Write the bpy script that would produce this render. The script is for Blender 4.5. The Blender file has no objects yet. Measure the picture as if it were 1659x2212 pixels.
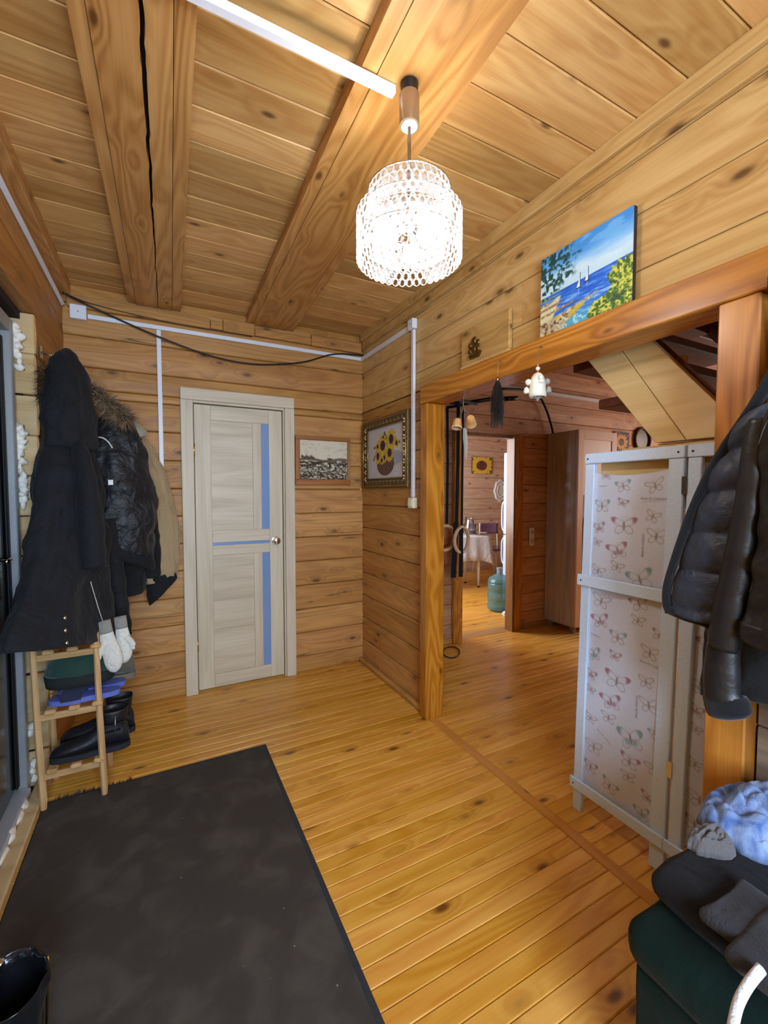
import bpy, bmesh, math, random
import numpy as np
from mathutils import Vector, Matrix, noise
random.seed(7)
PI = math.pi
sc = bpy.context.scene
COL = sc.collection

# ------------------------------------------------------------------ camera
CAM_H, FPX, YAW, PITCH = 1.375, 932.0, math.radians(27.59), math.radians(-2.58)
cam_d = bpy.data.cameras.new('camera'); cam = bpy.data.objects.new('camera', cam_d); COL.objects.link(cam)
cam_d.sensor_fit = 'HORIZONTAL'; cam_d.sensor_width = 36.0; cam_d.lens = 36.0 * FPX / 1659.0
cam_d.clip_start = 0.02
cam.location = (0, 0, CAM_H); cam.rotation_euler = (PI / 2 + PITCH, 0, -YAW)
sc.camera = cam
# ------------------------------------------------------------------ world, daylight, exposure
w = bpy.data.worlds.new('world'); sc.world = w; w.use_nodes = True
w.node_tree.nodes['Background'].inputs[0].default_value = (0.75, 0.85, 1.0, 1)
w.node_tree.nodes['Background'].inputs[1].default_value = 0.6
vs = sc.view_settings
vs.view_transform = 'Standard'; vs.look = 'None'; vs.gamma = 1.0; vs.use_curve_mapping = False
vs.exposure = -0.08
CHANDELIER_W = 36.0
cy_ = sc.cycles
cy_.max_bounces = 6; cy_.diffuse_bounces = 3; cy_.glossy_bounces = 2; cy_.transmission_bounces = 4; cy_.transparent_max_bounces = 12
cy_.caustics_reflective = False; cy_.caustics_refractive = False; cy_.sample_clamp_indirect = 6.0; cy_.use_adaptive_sampling = True; cy_.adaptive_threshold = 0.09; cy_.adaptive_min_samples = 16
def daylight(name, loc, rot, sx, sy, watts, col):
    d = bpy.data.lights.new(name, 'AREA'); d.shape = 'RECTANGLE'; d.size = sx; d.size_y = sy
    d.energy = watts; d.color = col
    o = bpy.data.objects.new(name, d); COL.objects.link(o); o.location = loc; o.rotation_euler = rot
    return o
# daylight entering through the windows of the place (all outside the view)
daylight('window_daylight_porch', (0.05, -1.36, 1.5), (-PI / 2, 0, PI), 1.4, 1.3, 160, (0.58, 0.77, 1.0))
daylight('window_daylight_kitchen', (1.98, 4.7, 1.55), (0, -PI / 2, 0), 1.3, 1.6, 110, (0.86, 0.92, 1.0))
daylight('window_daylight_hall', (6.35, 1.6, 1.6), (0, PI / 2, 0), 1.3, 1.8, 55, (1.0, 0.86, 0.78))

# ------------------------------------------------------------------ photo pixel -> ray helpers (1659 x 2212)
_F = Vector((math.sin(YAW) * math.cos(PITCH), math.cos(YAW) * math.cos(PITCH), math.sin(PITCH)))
_R = Vector((math.cos(YAW), -math.sin(YAW), 0)); _U = _R.cross(_F); _C = Vector((0, 0, CAM_H))
def ray(x, y): return _F + _R * ((x - 829.5) / FPX) - _U * ((y - 1106) / FPX)
def _hit(x, y, ax, v):
    d = ray(x, y); return _C + d * ((v - _C[ax]) / d[ax])
def onX(x, y, v): return _hit(x, y, 0, v)
def onY(x, y, v): return _hit(x, y, 1, v)
def onZ(x, y, v=0.0): return _hit(x, y, 2, v)

# ------------------------------------------------------------------ colour + materials
def lin(h):
    if isinstance(h, str):
        h = [int(h[i:i + 2], 16) / 255 for i in (0, 2, 4)]
    return tuple((c / 12.92 if c <= 0.04045 else ((c + 0.055) / 1.055) ** 2.4) for c in h)
MATS = {}
def newmat(name):
    m = bpy.data.materials.new(name); m.use_nodes = True
    nt = m.node_tree; b = nt.nodes['Principled BSDF']
    return m, nt, b
def N(nt, t, **kw):
    n = nt.nodes.new(t)
    for k, v in kw.items(): setattr(n, k, v)
    return n
def math_n(nt, op, a, b=None, c=None, clamp=False):
    n = N(nt, 'ShaderNodeMath', operation=op, use_clamp=clamp)
    for i, v in enumerate((a, b, c)):
        if v is None: continue
        if isinstance(v, (int, float)): n.inputs[i].default_value = v
        else: nt.links.new(v, n.inputs[i])
    return n.outputs[0]
def mixc(nt, fac, a, b):
    n = N(nt, 'ShaderNodeMix', data_type='RGBA')
    for s, v in ((0, fac), (6, a), (7, b)):
        if isinstance(v, (int, float)): n.inputs[s].default_value = v
        elif isinstance(v, tuple): n.inputs[s].default_value = (*v[:3], 1)
        else: nt.links.new(v, n.inputs[s])
    return n.outputs[2]
def plain(key, col, rough=0.6, metal=0.0, noise_amt=0.06, scale=60, bump=0.0, coat=0.0, trans=0.0, ior=1.45, sheen=0.0, spec=0.5):
    """flat colour with a little procedural mottling and optional bump"""
    if key in MATS: return MATS[key]
    m, nt, b = newmat(key)
    tc = N(nt, 'ShaderNodeTexCoord'); nz = N(nt, 'ShaderNodeTexNoise')
    nz.inputs['Scale'].default_value = scale; nz.inputs['Detail'].default_value = 4
    nt.links.new(tc.outputs['Object'], nz.inputs['Vector'])
    c = lin(col); lo = tuple(x * (1 - noise_amt * 2) for x in c); hi = tuple(min(1, x * (1 + noise_amt * 2)) for x in c)
    nt.links.new(mixc(nt, nz.outputs[0], lo, hi), b.inputs['Base Color'])
    b.inputs['Roughness'].default_value = rough; b.inputs['Metallic'].default_value = metal
    b.inputs['Coat Weight'].default_value = coat; b.inputs['Transmission Weight'].default_value = trans
    b.inputs['IOR'].default_value = ior; b.inputs['Sheen Weight'].default_value = sheen
    b.inputs['Specular IOR Level'].default_value = spec
    if bump:
        bp = N(nt, 'ShaderNodeBump'); bp.inputs['Strength'].default_value = bump; bp.inputs['Distance'].default_value = 0.01
        nt.links.new(nz.outputs[0], bp.inputs['Height']); nt.links.new(bp.outputs[0], b.inputs['Normal'])
    MATS[key] = m; return m
def cloth(key, col, rough=0.85, wr_scale=9, wr=0.6, weave=0.15, sheen=0.3, amt=0.12, spec=0.3):
    """fabric: soft wrinkles (distorted noise) + weave"""
    if key in MATS: return MATS[key]
    m, nt, b = newmat(key)
    tc = N(nt, 'ShaderNodeTexCoord')
    n1 = N(nt, 'ShaderNodeTexNoise'); n1.inputs['Scale'].default_value = wr_scale; n1.inputs['Detail'].default_value = 5
    n1.inputs['Distortion'].default_value = 1.2
    n2 = N(nt, 'ShaderNodeTexNoise'); n2.inputs['Scale'].default_value = 350; n2.inputs['Detail'].default_value = 2
    for n in (n1, n2): nt.links.new(tc.outputs['Object'], n.inputs['Vector'])
    c = lin(col)
    lo = tuple(x * (1 - amt * 2) for x in c); hi = tuple(min(1, x * (1 + amt * 2)) for x in c)
    f = math_n(nt, 'MULTIPLY_ADD', n2.outputs[0], 0.5, math_n(nt, 'MULTIPLY', n1.outputs[0], 0.5))
    nt.links.new(mixc(nt, f, lo, hi), b.inputs['Base Color'])
    b.inputs['Roughness'].default_value = rough; b.inputs['Sheen Weight'].default_value = sheen
    b.inputs['Specular IOR Level'].default_value = spec
    b1 = N(nt, 'ShaderNodeBump'); b1.inputs['Strength'].default_value = wr; b1.inputs['Distance'].default_value = 0.03
    nt.links.new(n1.outputs[0], b1.inputs['Height'])
    b2 = N(nt, 'ShaderNodeBump'); b2.inputs['Strength'].default_value = weave; b2.inputs['Distance'].default_value = 0.002
    nt.links.new(n2.outputs[0], b2.inputs['Height']); nt.links.new(b1.outputs[0], b2.inputs['Normal'])
    nt.links.new(b2.outputs[0], b.inputs['Normal'])
    MATS[key] = m; return m
def wood(key, light, mid, dark, rough=0.5, axis='X', knots=0.5, var=0.16, freq=26, coat=0.0, fine=0.35, knot_col=None, grain=0.55, cracks=0.0):
    k = key + axis
    if k in MATS: return MATS[k]
    m, nt, b = newmat(k); L = nt.links.new
    tc = N(nt, 'ShaderNodeTexCoord'); oi = N(nt, 'ShaderNodeObjectInfo')
    r = oi.outputs['Random']
    cx = N(nt, 'ShaderNodeCombineXYZ')
    L(math_n(nt, 'MULTIPLY', r, 57.3), cx.inputs[0]); L(math_n(nt, 'MULTIPLY', r, 91.7), cx.inputs[1]); L(math_n(nt, 'MULTIPLY', r, 33.1), cx.inputs[2])
    add = N(nt, 'ShaderNodeVectorMath', operation='ADD'); L(tc.outputs['Object'], add.inputs[0]); L(cx.outputs[0], add.inputs[1])
    def mapped(along, across):
        s = {'X': (along, across, across), 'Y': (across, along, across), 'Z': (across, across, along)}[axis]
        mp = N(nt, 'ShaderNodeVectorMath', operation='MULTIPLY'); L(add.outputs[0], mp.inputs[0]); mp.inputs[1].default_value = s
        return mp.outputs[0]
    # knots
    vo = N(nt, 'ShaderNodeTexVoronoi'); vo.inputs['Scale'].default_value = 1.0; L(mapped(3.8, 8.5), vo.inputs['Vector'])
    kd = vo.outputs['Distance']
    kr = N(nt, 'ShaderNodeMapRange', interpolation_type='SMOOTHSTEP'); L(kd, kr.inputs[0])
    kr.inputs[1].default_value = 0.11 + 0.06 * knots; kr.inputs[2].default_value = 0.04; kr.inputs[3].default_value = 0; kr.inputs[4].default_value = 1
    kh = N(nt, 'ShaderNodeMapRange', interpolation_type='SMOOTHSTEP'); L(kd, kh.inputs[0])
    kh.inputs[1].default_value = 0.42; kh.inputs[2].default_value = 0.05; kh.inputs[3].default_value = 0; kh.inputs[4].default_value = 1
    # contour grain
    n1 = N(nt, 'ShaderNodeTexNoise'); n1.inputs['Scale'].default_value = 1.0; n1.inputs['Detail'].default_value = 1.5
    n1.inputs['Roughness'].default_value = 0.45; L(mapped(0.7, 6.0), n1.inputs['Vector'])
    f1 = math_n(nt, 'MULTIPLY_ADD', kh.outputs[0], 0.16 * knots, n1.outputs[0])
    sn = math_n(nt, 'SINE', math_n(nt, 'MULTIPLY', f1, freq * 4.0))
    ring = math_n(nt, 'MULTIPLY_ADD', sn, 0.5, 0.5)
    n2 = N(nt, 'ShaderNodeTexNoise'); n2.inputs['Scale'].default_value = 1.0; n2.inputs['Detail'].default_value = 2.5; L(mapped(3.0, 160.0), n2.inputs['Vector'])
    n3 = N(nt, 'ShaderNodeTexNoise'); n3.inputs['Scale'].default_value = 1.0; n3.inputs['Detail'].default_value = 2; L(mapped(0.9, 11.0), n3.inputs['Vector'])
    g = math_n(nt, 'MULTIPLY_ADD', n2.outputs[0], fine, math_n(nt, 'MULTIPLY', ring, grain * 0.36))
    g = math_n(nt, 'MULTIPLY_ADD', n3.outputs[0], 0.6, math_n(nt, 'SUBTRACT', g, 0.22))
    rp = N(nt, 'ShaderNodeValToRGB'); L(g, rp.inputs[0])
    e = rp.color_ramp.elements; e[0].position = 0.12; e[0].color = (*lin(light), 1); e[1].position = 0.85; e[1].color = (*lin(dark), 1)
    em = e.new(0.45); em.color = (*lin(mid), 1)
    c = mixc(nt, math_n(nt, 'MULTIPLY', kh.outputs[0], 0.35 * knots), rp.outputs[0], lin(dark))
    if knots: c = mixc(nt, math_n(nt, 'MULTIPLY', kr.outputs[0], min(1, 0.85)), c, lin(knot_col or '4a2a14'))
    if cracks:
        n4 = N(nt, 'ShaderNodeTexNoise'); n4.inputs['Scale'].default_value = 1.0; n4.inputs['Detail'].default_value = 2; n4.inputs['Distortion'].default_value = 0.3; L(mapped(0.28, 13.0), n4.inputs['Vector'])
        ab = math_n(nt, 'ABSOLUTE', math_n(nt, 'SUBTRACT', n4.outputs[0], 0.63))
        ck = math_n(nt, 'LESS_THAN', ab, 0.006 * cracks)
        c = mixc(nt, math_n(nt, 'MULTIPLY', ck, 0.75), c, lin('3a2212'))
    hs = N(nt, 'ShaderNodeHueSaturation'); L(c, hs.inputs['Color'])
    wn = N(nt, 'ShaderNodeTexWhiteNoise', noise_dimensions='1D'); L(r, wn.inputs['W'])
    L(math_n(nt, 'MULTIPLY_ADD', wn.outputs['Value'], 2 * var, 1 - var), hs.inputs['Value'])
    L(math_n(nt, 'MULTIPLY_ADD', r, 0.004, 0.498), hs.inputs['Hue'])
    L(math_n(nt, 'MULTIPLY_ADD', wn.outputs['Value'], -0.05, 1.05), hs.inputs['Saturation'])
    L(hs.outputs[0], b.inputs['Base Color'])
    b.inputs['Roughness'].default_value = rough; b.inputs['Coat Weight'].default_value = coat; b.inputs['Coat Roughness'].default_value = 0.16
    MATS[k] = m; return m
def emit(key, col, strength):
    if key in MATS: return MATS[key]
    m, nt, b = newmat(key)
    b.inputs['Base Color'].default_value = (*lin(col), 1)
    b.inputs['Emission Color'].default_value = (*lin(col), 1); b.inputs['Emission Strength'].default_value = strength
    MATS[key] = m; return m
def vcol(key, rough=0.7, bump=0.0, coat=0.0, spec=0.3):
    if key in MATS: return MATS[key]
    m, nt, b = newmat(key)
    at = N(nt, 'ShaderNodeVertexColor'); at.layer_name = 'Col'
    nt.links.new(at.outputs[0], b.inputs['Base Color']); b.inputs['Roughness'].default_value = rough
    b.inputs['Coat Weight'].default_value = coat; b.inputs['Specular IOR Level'].default_value = spec
    if bump:
        tc = N(nt, 'ShaderNodeTexCoord'); nz = N(nt, 'ShaderNodeTexNoise'); nz.inputs['Scale'].default_value = 120; nz.inputs['Detail'].default_value = 3
        nt.links.new(tc.outputs['Object'], nz.inputs['Vector'])
        bp = N(nt, 'ShaderNodeBump'); bp.inputs['Strength'].default_value = bump; bp.inputs['Distance'].default_value = 0.004
        nt.links.new(nz.outputs[0], bp.inputs['Height']); nt.links.new(bp.outputs[0], b.inputs['Normal'])
    MATS[key] = m; return m

def W_floor(a='X'): return wood('floor_pine', 'e2aa52', 'cf8f3a', '98581c', 0.36, a, 1.0, 0.10, 18, 0.15, 0.25, '5a2c10', 0.5)
def W_wall(a='X'): return wood('log_pine', 'c69252', 'ac7840', '774b24', 0.55, a, 0.9, 0.10, 20, 0.0, 0.32, '4e2c14', 0.5, 0.6)
def W_part(a='X'): return wood('plank_pine', 'd6ae72', 'bf9256', '8a5c2c', 0.5, a, 0.8, 0.08, 20, 0.05, 0.3, '4e2c14', 0.5, 0.3)
def W_ceil(a='X'): return wood('ceiling_pine', 'dcb274', 'c49256', '8e5e2e', 0.5, a, 0.45, 0.22, 20, 0.08, 0.3, '5a3417', 0.5)
def W_beam(a='Y'): return wood('beam_pine', 'd4a468', 'c08c50', '8a5a2c', 0.5, a, 0.5, 0.05, 24, 0.05, 0.35, '55300f', 0.8)
def W_orange(a='Y'): return wood('varnished_pine', 'cc8a3c', 'ae6e28', '784414', 0.38, a, 0.4, 0.05, 20, 0.25, 0.35, '4a260c', 0.8)
def W_stair(a='Y'): return wood('stair_pine', 'd3b27a', 'c39e62', '93703e', 0.55, a, 0.5, 0.06, 16, 0.0, 0.3, '5a3a1c', 0.5)
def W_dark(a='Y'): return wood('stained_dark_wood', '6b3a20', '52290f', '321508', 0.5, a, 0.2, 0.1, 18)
def W_rack(a='X'): return wood('rack_pine', 'c9a070', 'b58a58', '855c34', 0.6, a, 0.4, 0.1, 20)

# ------------------------------------------------------------------ mesh builders (everything in world coordinates)
def attach(o, p):
    if p is not None:
        o.parent = p; o.matrix_parent_inverse = p.matrix_basis.inverted()
    return o
def mk(name, me, mat=None, parent=None, loc=(0, 0, 0), rot=(0, 0, 0), smooth=False):
    o = bpy.data.objects.new(name, me); COL.objects.link(o)
    o.location = loc; o.rotation_euler = rot
    if mat is not None and not me.materials: me.materials.append(mat)
    if smooth:
        me.polygons.foreach_set('use_smooth', [True] * len(me.polygons))
    attach(o, parent); return o
def me_from(name, V, Fc):
    me = bpy.data.meshes.new(name); me.from_pydata([tuple(v) for v in V], [], Fc); me.update(); return me
def thing(name, label, cat, loc, group=None, kind=None):
    o = bpy.data.objects.new(name, None); COL.objects.link(o); o.location = loc; o.empty_display_size = 0.05
    return tag(o, label, cat, group, kind)
def tag(o, label, cat, group=None, kind=None):
    o['label'] = label; o['category'] = cat
    if group: o['group'] = group
    if kind: o['kind'] = kind
    return o
_bc = {}
def boxmesh(sx, sy, sz, bev=0.0, mkey=''):
    k = (round(sx, 4), round(sy, 4), round(sz, 4), bev, mkey)
    if k in _bc: return _bc[k]
    bm = bmesh.new(); bmesh.ops.create_cube(bm, size=1.0)
    for v in bm.verts: v.co = (v.co.x * sx, v.co.y * sy, v.co.z * sz)
    if bev: bmesh.ops.bevel(bm, geom=bm.edges[:], offset=min(bev, 0.45 * min(sx, sy, sz)), segments=1, affect='EDGES')
    me = bpy.data.meshes.new('block'); bm.to_mesh(me); bm.free(); _bc[k] = me; return me
def box(name, lo, hi, mat, parent=None, bev=0.002, rot=(0, 0, 0)):
    """axis box between two corners"""
    lo, hi = Vector(lo), Vector(hi); c = (lo + hi) / 2; s = hi - lo
    return mk(name, boxmesh(abs(s.x), abs(s.y), abs(s.z), bev, mat.name), mat, parent, c, rot)
_lc = {}
def plankmesh(L, h, d, ch, mkey, convex=0.0):
    """length on X, front face towards -Y, height on Z; chamfered front edges, back at y=0"""
    k = (round(L, 4), round(h, 4), round(d, 4), ch, mkey, convex)
    if k in _lc: return _lc[k]
    P = [(0, -h / 2), (-d + ch, -h / 2), (-d, -h / 2 + ch)]
    if convex: P += [(-d - convex, 0)]
    P += [(-d, h / 2 - ch), (-d + ch, h / 2), (0, h / 2)]
    n = len(P); V = [(-L / 2, y, z) for y, z in P] + [(L / 2, y, z) for y, z in P]
    Fc = [tuple(range(n)), tuple(range(2 * n - 1, n - 1, -1))] + [(i, i + n, (i + 1) % n + n, (i + 1) % n) for i in range(n)]
    me = me_from('plank', V, Fc); bm = bmesh.new(); bm.from_mesh(me); bmesh.ops.recalc_face_normals(bm, faces=bm.faces); bm.to_mesh(me); bm.free()
    _lc[k] = me; return me
def plank(name, L, h, d, mat, parent, loc, rot, ch=0.005, convex=0.0):
    return mk(name, plankmesh(L, h, d, ch, mat.name, convex), mat, parent, loc, rot)
def cat_rom(pts, n=8):
    P = [Vector(p) for p in pts]; P = [2 * P[0] - P[1]] + P + [2 * P[-1] - P[-2]]; out = []
    for i in range(1, len(P) - 2):
        for k in range(n):
            t = k / n; a, b_, c, d = P[i - 1:i + 3]
            out.append(0.5 * (2 * b_ + (c - a) * t + (2 * a - 5 * b_ + 4 * c - d) * t * t + (3 * b_ - a - 3 * c + d) * t ** 3))
    out.append(P[-2]); return out
def tubemesh(pts, r, seg=8, flat=1.0, closed=False, up=None):
    """tube along points; r number or list; flat squeezes the second axis"""
    pts = [Vector(p) for p in pts]; n = len(pts); V = []; Fc = []
    t0 = (pts[1] - pts[0]).normalized()
    a = Vector(up) if up else (Vector((0, 0, 1)) if abs(t0.z) < 0.9 else Vector((1, 0, 0)))
    u = (a - t0 * a.dot(t0)).normalized()
    for i, p in enumerate(pts):
        if closed: t = (pts[(i + 1) % n] - pts[i - 1]).normalized()
        else: t = (pts[min(i + 1, n - 1)] - pts[max(i - 1, 0)]).normalized()
        u = (u - t * u.dot(t)).normalized(); v = t.cross(u)
        rr = r[i] if isinstance(r, (list, tuple)) else r
        for k in range(seg):
            an = 2 * PI * k / seg
            V.append(p + u * (math.cos(an) * rr) + v * (math.sin(an) * rr * flat))
    m = n if closed else n - 1
    for i in range(m):
        for k in range(seg):
            A, B = i * seg, ((i + 1) % n) * seg; k2 = (k + 1) % seg
            Fc.append((A + k, A + k2, B + k2, B + k))
    if not closed: Fc += [tuple(range(seg - 1, -1, -1)), tuple((n - 1) * seg + k for k in range(seg))]
    return V, Fc
def tube(name, pts, r, mat, parent=None, seg=8, flat=1.0, closed=False, smooth=True, up=None):
    return mk(name, me_from(name, *tubemesh(pts, r, seg, flat, closed, up)), mat, parent, smooth=smooth)
def lathe(name, prof, mat, parent=None, loc=(0, 0, 0), rot=(0, 0, 0), seg=32, smooth=True, cap=True):
    V = []; Fc = []
    for r, z in prof:
        for k in range(seg):
            a = 2 * PI * k / seg; V.append((r * math.cos(a), r * math.sin(a), z))
    for i in range(len(prof) - 1):
        for k in range(seg):
            k2 = (k + 1) % seg; Fc.append((i * seg + k, i * seg + k2, (i + 1) * seg + k2, (i + 1) * seg + k))
    if cap: Fc += [tuple(range(seg - 1, -1, -1)), tuple((len(prof) - 1) * seg + k for k in range(seg))]
    o = mk(name, me_from(name, V, Fc), mat, parent, loc, rot, smooth)
    if smooth: autosmooth(o)
    return o
def autosmooth(o, ang=40):
    me = o.data; bm = bmesh.new(); bm.from_mesh(me)
    for e in bm.edges:
        if len(e.link_faces) == 2 and e.calc_face_angle(0) > math.radians(ang): e.smooth = False
    bm.to_mesh(me); bm.free(); return o
def fbm(p, s=1.0, o=3): return noise.fractal(Vector(p) * s, 1.0, 2.0, o)
def loft(name, rows, mat, parent=None, seg=48, fold=0.0, folds=5, seed=0.0, bump=0.0, bs=8.0, sub=6, power=2.4, smooth=True, cap=True):
    """rows: (cx,cy,cz, half a, half b, angle, tilt) ellipse sections, interpolated; vertical folds + noise"""
    R = np.array([list(r) + [0] * (8 - len(r)) for r in rows], float); n = len(R); out = []
    for i in range(n - 1):
        P0, P1, P2, P3 = R[max(i - 1, 0)], R[i], R[i + 1], R[min(i + 2, n - 1)]
        for k in range(sub):
            t = k / sub
            out.append(0.5 * (2 * P1 + (P2 - P0) * t + (2 * P0 - 5 * P1 + 4 * P2 - P3) * t * t + (3 * P1 - P0 - 3 * P2 + P3) * t ** 3))
    out.append(R[-1]); V = []; Fc = []; M = len(out)
    for i, q in enumerate(out):
        cx, cy, cz, a, b, an, tilt = q[:7]; a = max(a, .002); b = max(b, .002); h = i / (M - 1); ca, sa = math.cos(an), math.sin(an)
        for k in range(seg):
            th = 2 * PI * k / seg; c, s = math.cos(th), math.sin(th)
            e = 2.0 / power
            x = a * math.copysign(abs(c) ** e, c); y = b * math.copysign(abs(s) ** e, s)
            f = 1 + fold * min(1, h * 2.5) * (math.sin(folds * th + seed + 2.0 * math.sin(h * 3 + seed)) + 0.5 * math.sin((folds * 2 + 1) * th + seed * 2 + h * 4))
            x *= f; y *= f
            p = Vector((cx + ca * x - sa * y, cy + sa * x + ca * y, cz + tilt * x))
            if bump:
                d = Vector((ca * c - sa * s, sa * c + ca * s, 0)); p += d * (bump * fbm(p + Vector((seed, 0, 0)), bs))
            V.append(p)
    for i in range(M - 1):
        for k in range(seg):
            k2 = (k + 1) % seg; Fc.append((i * seg + k, (i + 1) * seg + k, (i + 1) * seg + k2, i * seg + k2))
    if cap: Fc += [tuple(range(seg)), tuple((M - 1) * seg + k for k in range(seg - 1, -1, -1))]
    me = me_from(name, V, Fc); bm = bmesh.new(); bm.from_mesh(me); bmesh.ops.recalc_face_normals(bm, faces=bm.faces); bm.to_mesh(me); bm.free()
    return mk(name, me, mat, parent, smooth=smooth)
def sheet(name, left, right, mat, parent=None, nu=28, nv=40, bulge=0.0, thick=0.012, ridge=None, bump=0.0, bs=9.0, normal=(-1, 0, 0), seed=0.0):
    """garment sheet between two world polylines (top to bottom), bulging along normal, with thickness"""
    def samp(P, n):
        P = cat_rom(P, 10); d = [0]
        for i in range(1, len(P)): d.append(d[-1] + (P[i] - P[i - 1]).length)
        o = []; j = 0
        for i in range(n):
            t = d[-1] * i / (n - 1)
            while j < len(P) - 2 and d[j + 1] < t: j += 1
            q = (t - d[j]) / max(1e-9, d[j + 1] - d[j]); o.append(P[j].lerp(P[j + 1], q))
        return o
    A, B = samp(left, nv), samp(right, nv); nn = Vector(normal).normalized(); V = []
    for s in (0, 1):
        for i in range(nv):
            for j in range(nu):
                u = j / (nu - 1); v = i / (nv - 1); p = A[i].lerp(B[i], u)
                p = p + nn * (bulge * math.sin(PI * u) ** 0.7)
                if ridge: p = p + nn * ridge(u, v)
                if bump: p = p + nn * (bump * fbm(p + Vector((seed, seed, 0)), bs))
                V.append(p - nn * (thick * s))
    Fc = []; o2 = nu * nv
    for i in range(nv - 1):
        for j in range(nu - 1):
            a = i * nu + j; Fc.append((a, a + 1, a + nu + 1, a + nu)); Fc.append((o2 + a, o2 + a + nu, o2 + a + nu + 1, o2 + a + 1))
    per = [j for j in range(nu)] + [i * nu + nu - 1 for i in range(1, nv)] + [(nv - 1) * nu + j for j in range(nu - 2, -1, -1)] + [i * nu for i in range(nv - 2, 0, -1)]
    for i in range(len(per)):
        a, b = per[i], per[(i + 1) % len(per)]; Fc.append((a, o2 + a, o2 + b, b))
    me = me_from(name, V, Fc); bm = bmesh.new(); bm.from_mesh(me); bmesh.ops.recalc_face_normals(bm, faces=bm.faces); bm.to_mesh(me); bm.free()
    return mk(name, me, mat, parent, smooth=True)
def canvas(name, img, fn, mat, parent=None):
    """grid mesh coloured per vertex: img (h,w,3) sRGB 0..1 top row first; fn(u,v)->world point (u right, v down)"""
    h, w_ = img.shape[:2]; V = [fn(j / (w_ - 1), i / (h - 1)) for i in range(h) for j in range(w_)]
    Fc = [(i * w_ + j, (i + 1) * w_ + j, (i + 1) * w_ + j + 1, i * w_ + j + 1) for i in range(h - 1) for j in range(w_ - 1)]
    me = me_from(name, V, Fc)
    ca = me.color_attributes.new('Col', 'FLOAT_COLOR', 'POINT')
    a = np.ones((h * w_, 4), np.float32); q = np.clip(img.reshape(-1, 3), 0, 1)
    a[:, :3] = np.where(q <= 0.04045, q / 12.92, ((q + 0.055) / 1.055) ** 2.4)
    ca.data.foreach_set('color', a.ravel())
    return mk(name, me, mat, parent, smooth=True)
def vnoise(h, w_, sx, sy, seed, octs=3):
    """value noise image for paint textures"""
    rng = np.random.RandomState(seed); out = np.zeros((h, w_)); amp = 1; tot = 0
    for o in range(octs):
        gx, gy = int(sx * 2 ** o) + 2, int(sy * 2 ** o) + 2; g = rng.rand(gy + 1, gx + 1)
        y = np.linspace(0, gy - 1.001, h); x = np.linspace(0, gx - 1.001, w_); yi = y.astype(int); xi = x.astype(int)
        fy = (y - yi)[:, None]; fx = (x - xi)[None]; fy = fy * fy * (3 - 2 * fy); fx = fx * fx * (3 - 2 * fx)
        v = (g[yi][:, xi] * (1 - fy) + g[yi + 1][:, xi] * fy) * (1 - fx) + (g[yi][:, xi + 1] * (1 - fy) + g[yi + 1][:, xi + 1] * fy) * fx
        out += amp * v; tot += amp; amp *= 0.55
    return out / tot
def rgb(h): return np.array([int(h[i:i + 2], 16) / 255 for i in (0, 2, 4)])
def blend(img, mask, col):
    c = rgb(col) if isinstance(col, str) else col
    m = np.clip(mask, 0, 1)[..., None]; img[:] = img * (1 - m) + c * m
def text(name, s, size, loc, rot, mat, parent, shear=0.35, depth=0.0):
    cu = bpy.data.curves.new(name, 'FONT'); cu.body = s; cu.size = size; cu.align_x = 'CENTER'; cu.align_y = 'CENTER'; cu.shear = shear; cu.extrude = depth
    o = bpy.data.objects.new(name, cu); COL.objects.link(o); o.location = loc; o.rotation_euler = rot; cu.materials.append(mat)
    bpy.context.view_layer.update()
    dg = bpy.context.evaluated_depsgraph_get(); me = bpy.data.meshes.new_from_object(o.evaluated_get(dg))
    bpy.data.objects.remove(o)
    return mk(name, me, mat, parent, loc, rot)

# ================================================================== THE SETTING
XL, XP, YB, ZC, YF = -0.48, 1.46, 3.17, 2.61, -1.40
XH, XHR, YK = 1.54, 6.40, 5.90        # hall side of the partition, hall right wall, kitchen back wall
GAP = plain('dark_gap', '2a180c', 0.9)
SEAMS = [0.0, 0.12, 0.303, 0.486, 0.669, 0.852, 1.035, 1.218, 1.401, 1.584, 1.767, 1.95, 2.133, 2.316, 2.499, 2.61]
def struct(name, lo, hi, mat, label, cat): return tag(box(name, lo, hi, mat, None, 0), label, cat, None, 'structure')
def prism(name, poly, z0, z1, mat, parent=None):
    n = len(poly); V = [(x, y, z0) for x, y in poly] + [(x, y, z1) for x, y in poly]
    Fc = [tuple(range(n)), tuple(range(2 * n - 1, n - 1, -1))] + [(i, i + n, (i + 1) % n + n, (i + 1) % n) for i in range(n)]
    me = me_from(name, V, Fc); bm = bmesh.new(); bm.from_mesh(me); bmesh.ops.recalc_face_normals(bm, faces=bm.faces); bm.to_mesh(me); bm.free()
    return mk(name, me, mat, parent)
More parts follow.
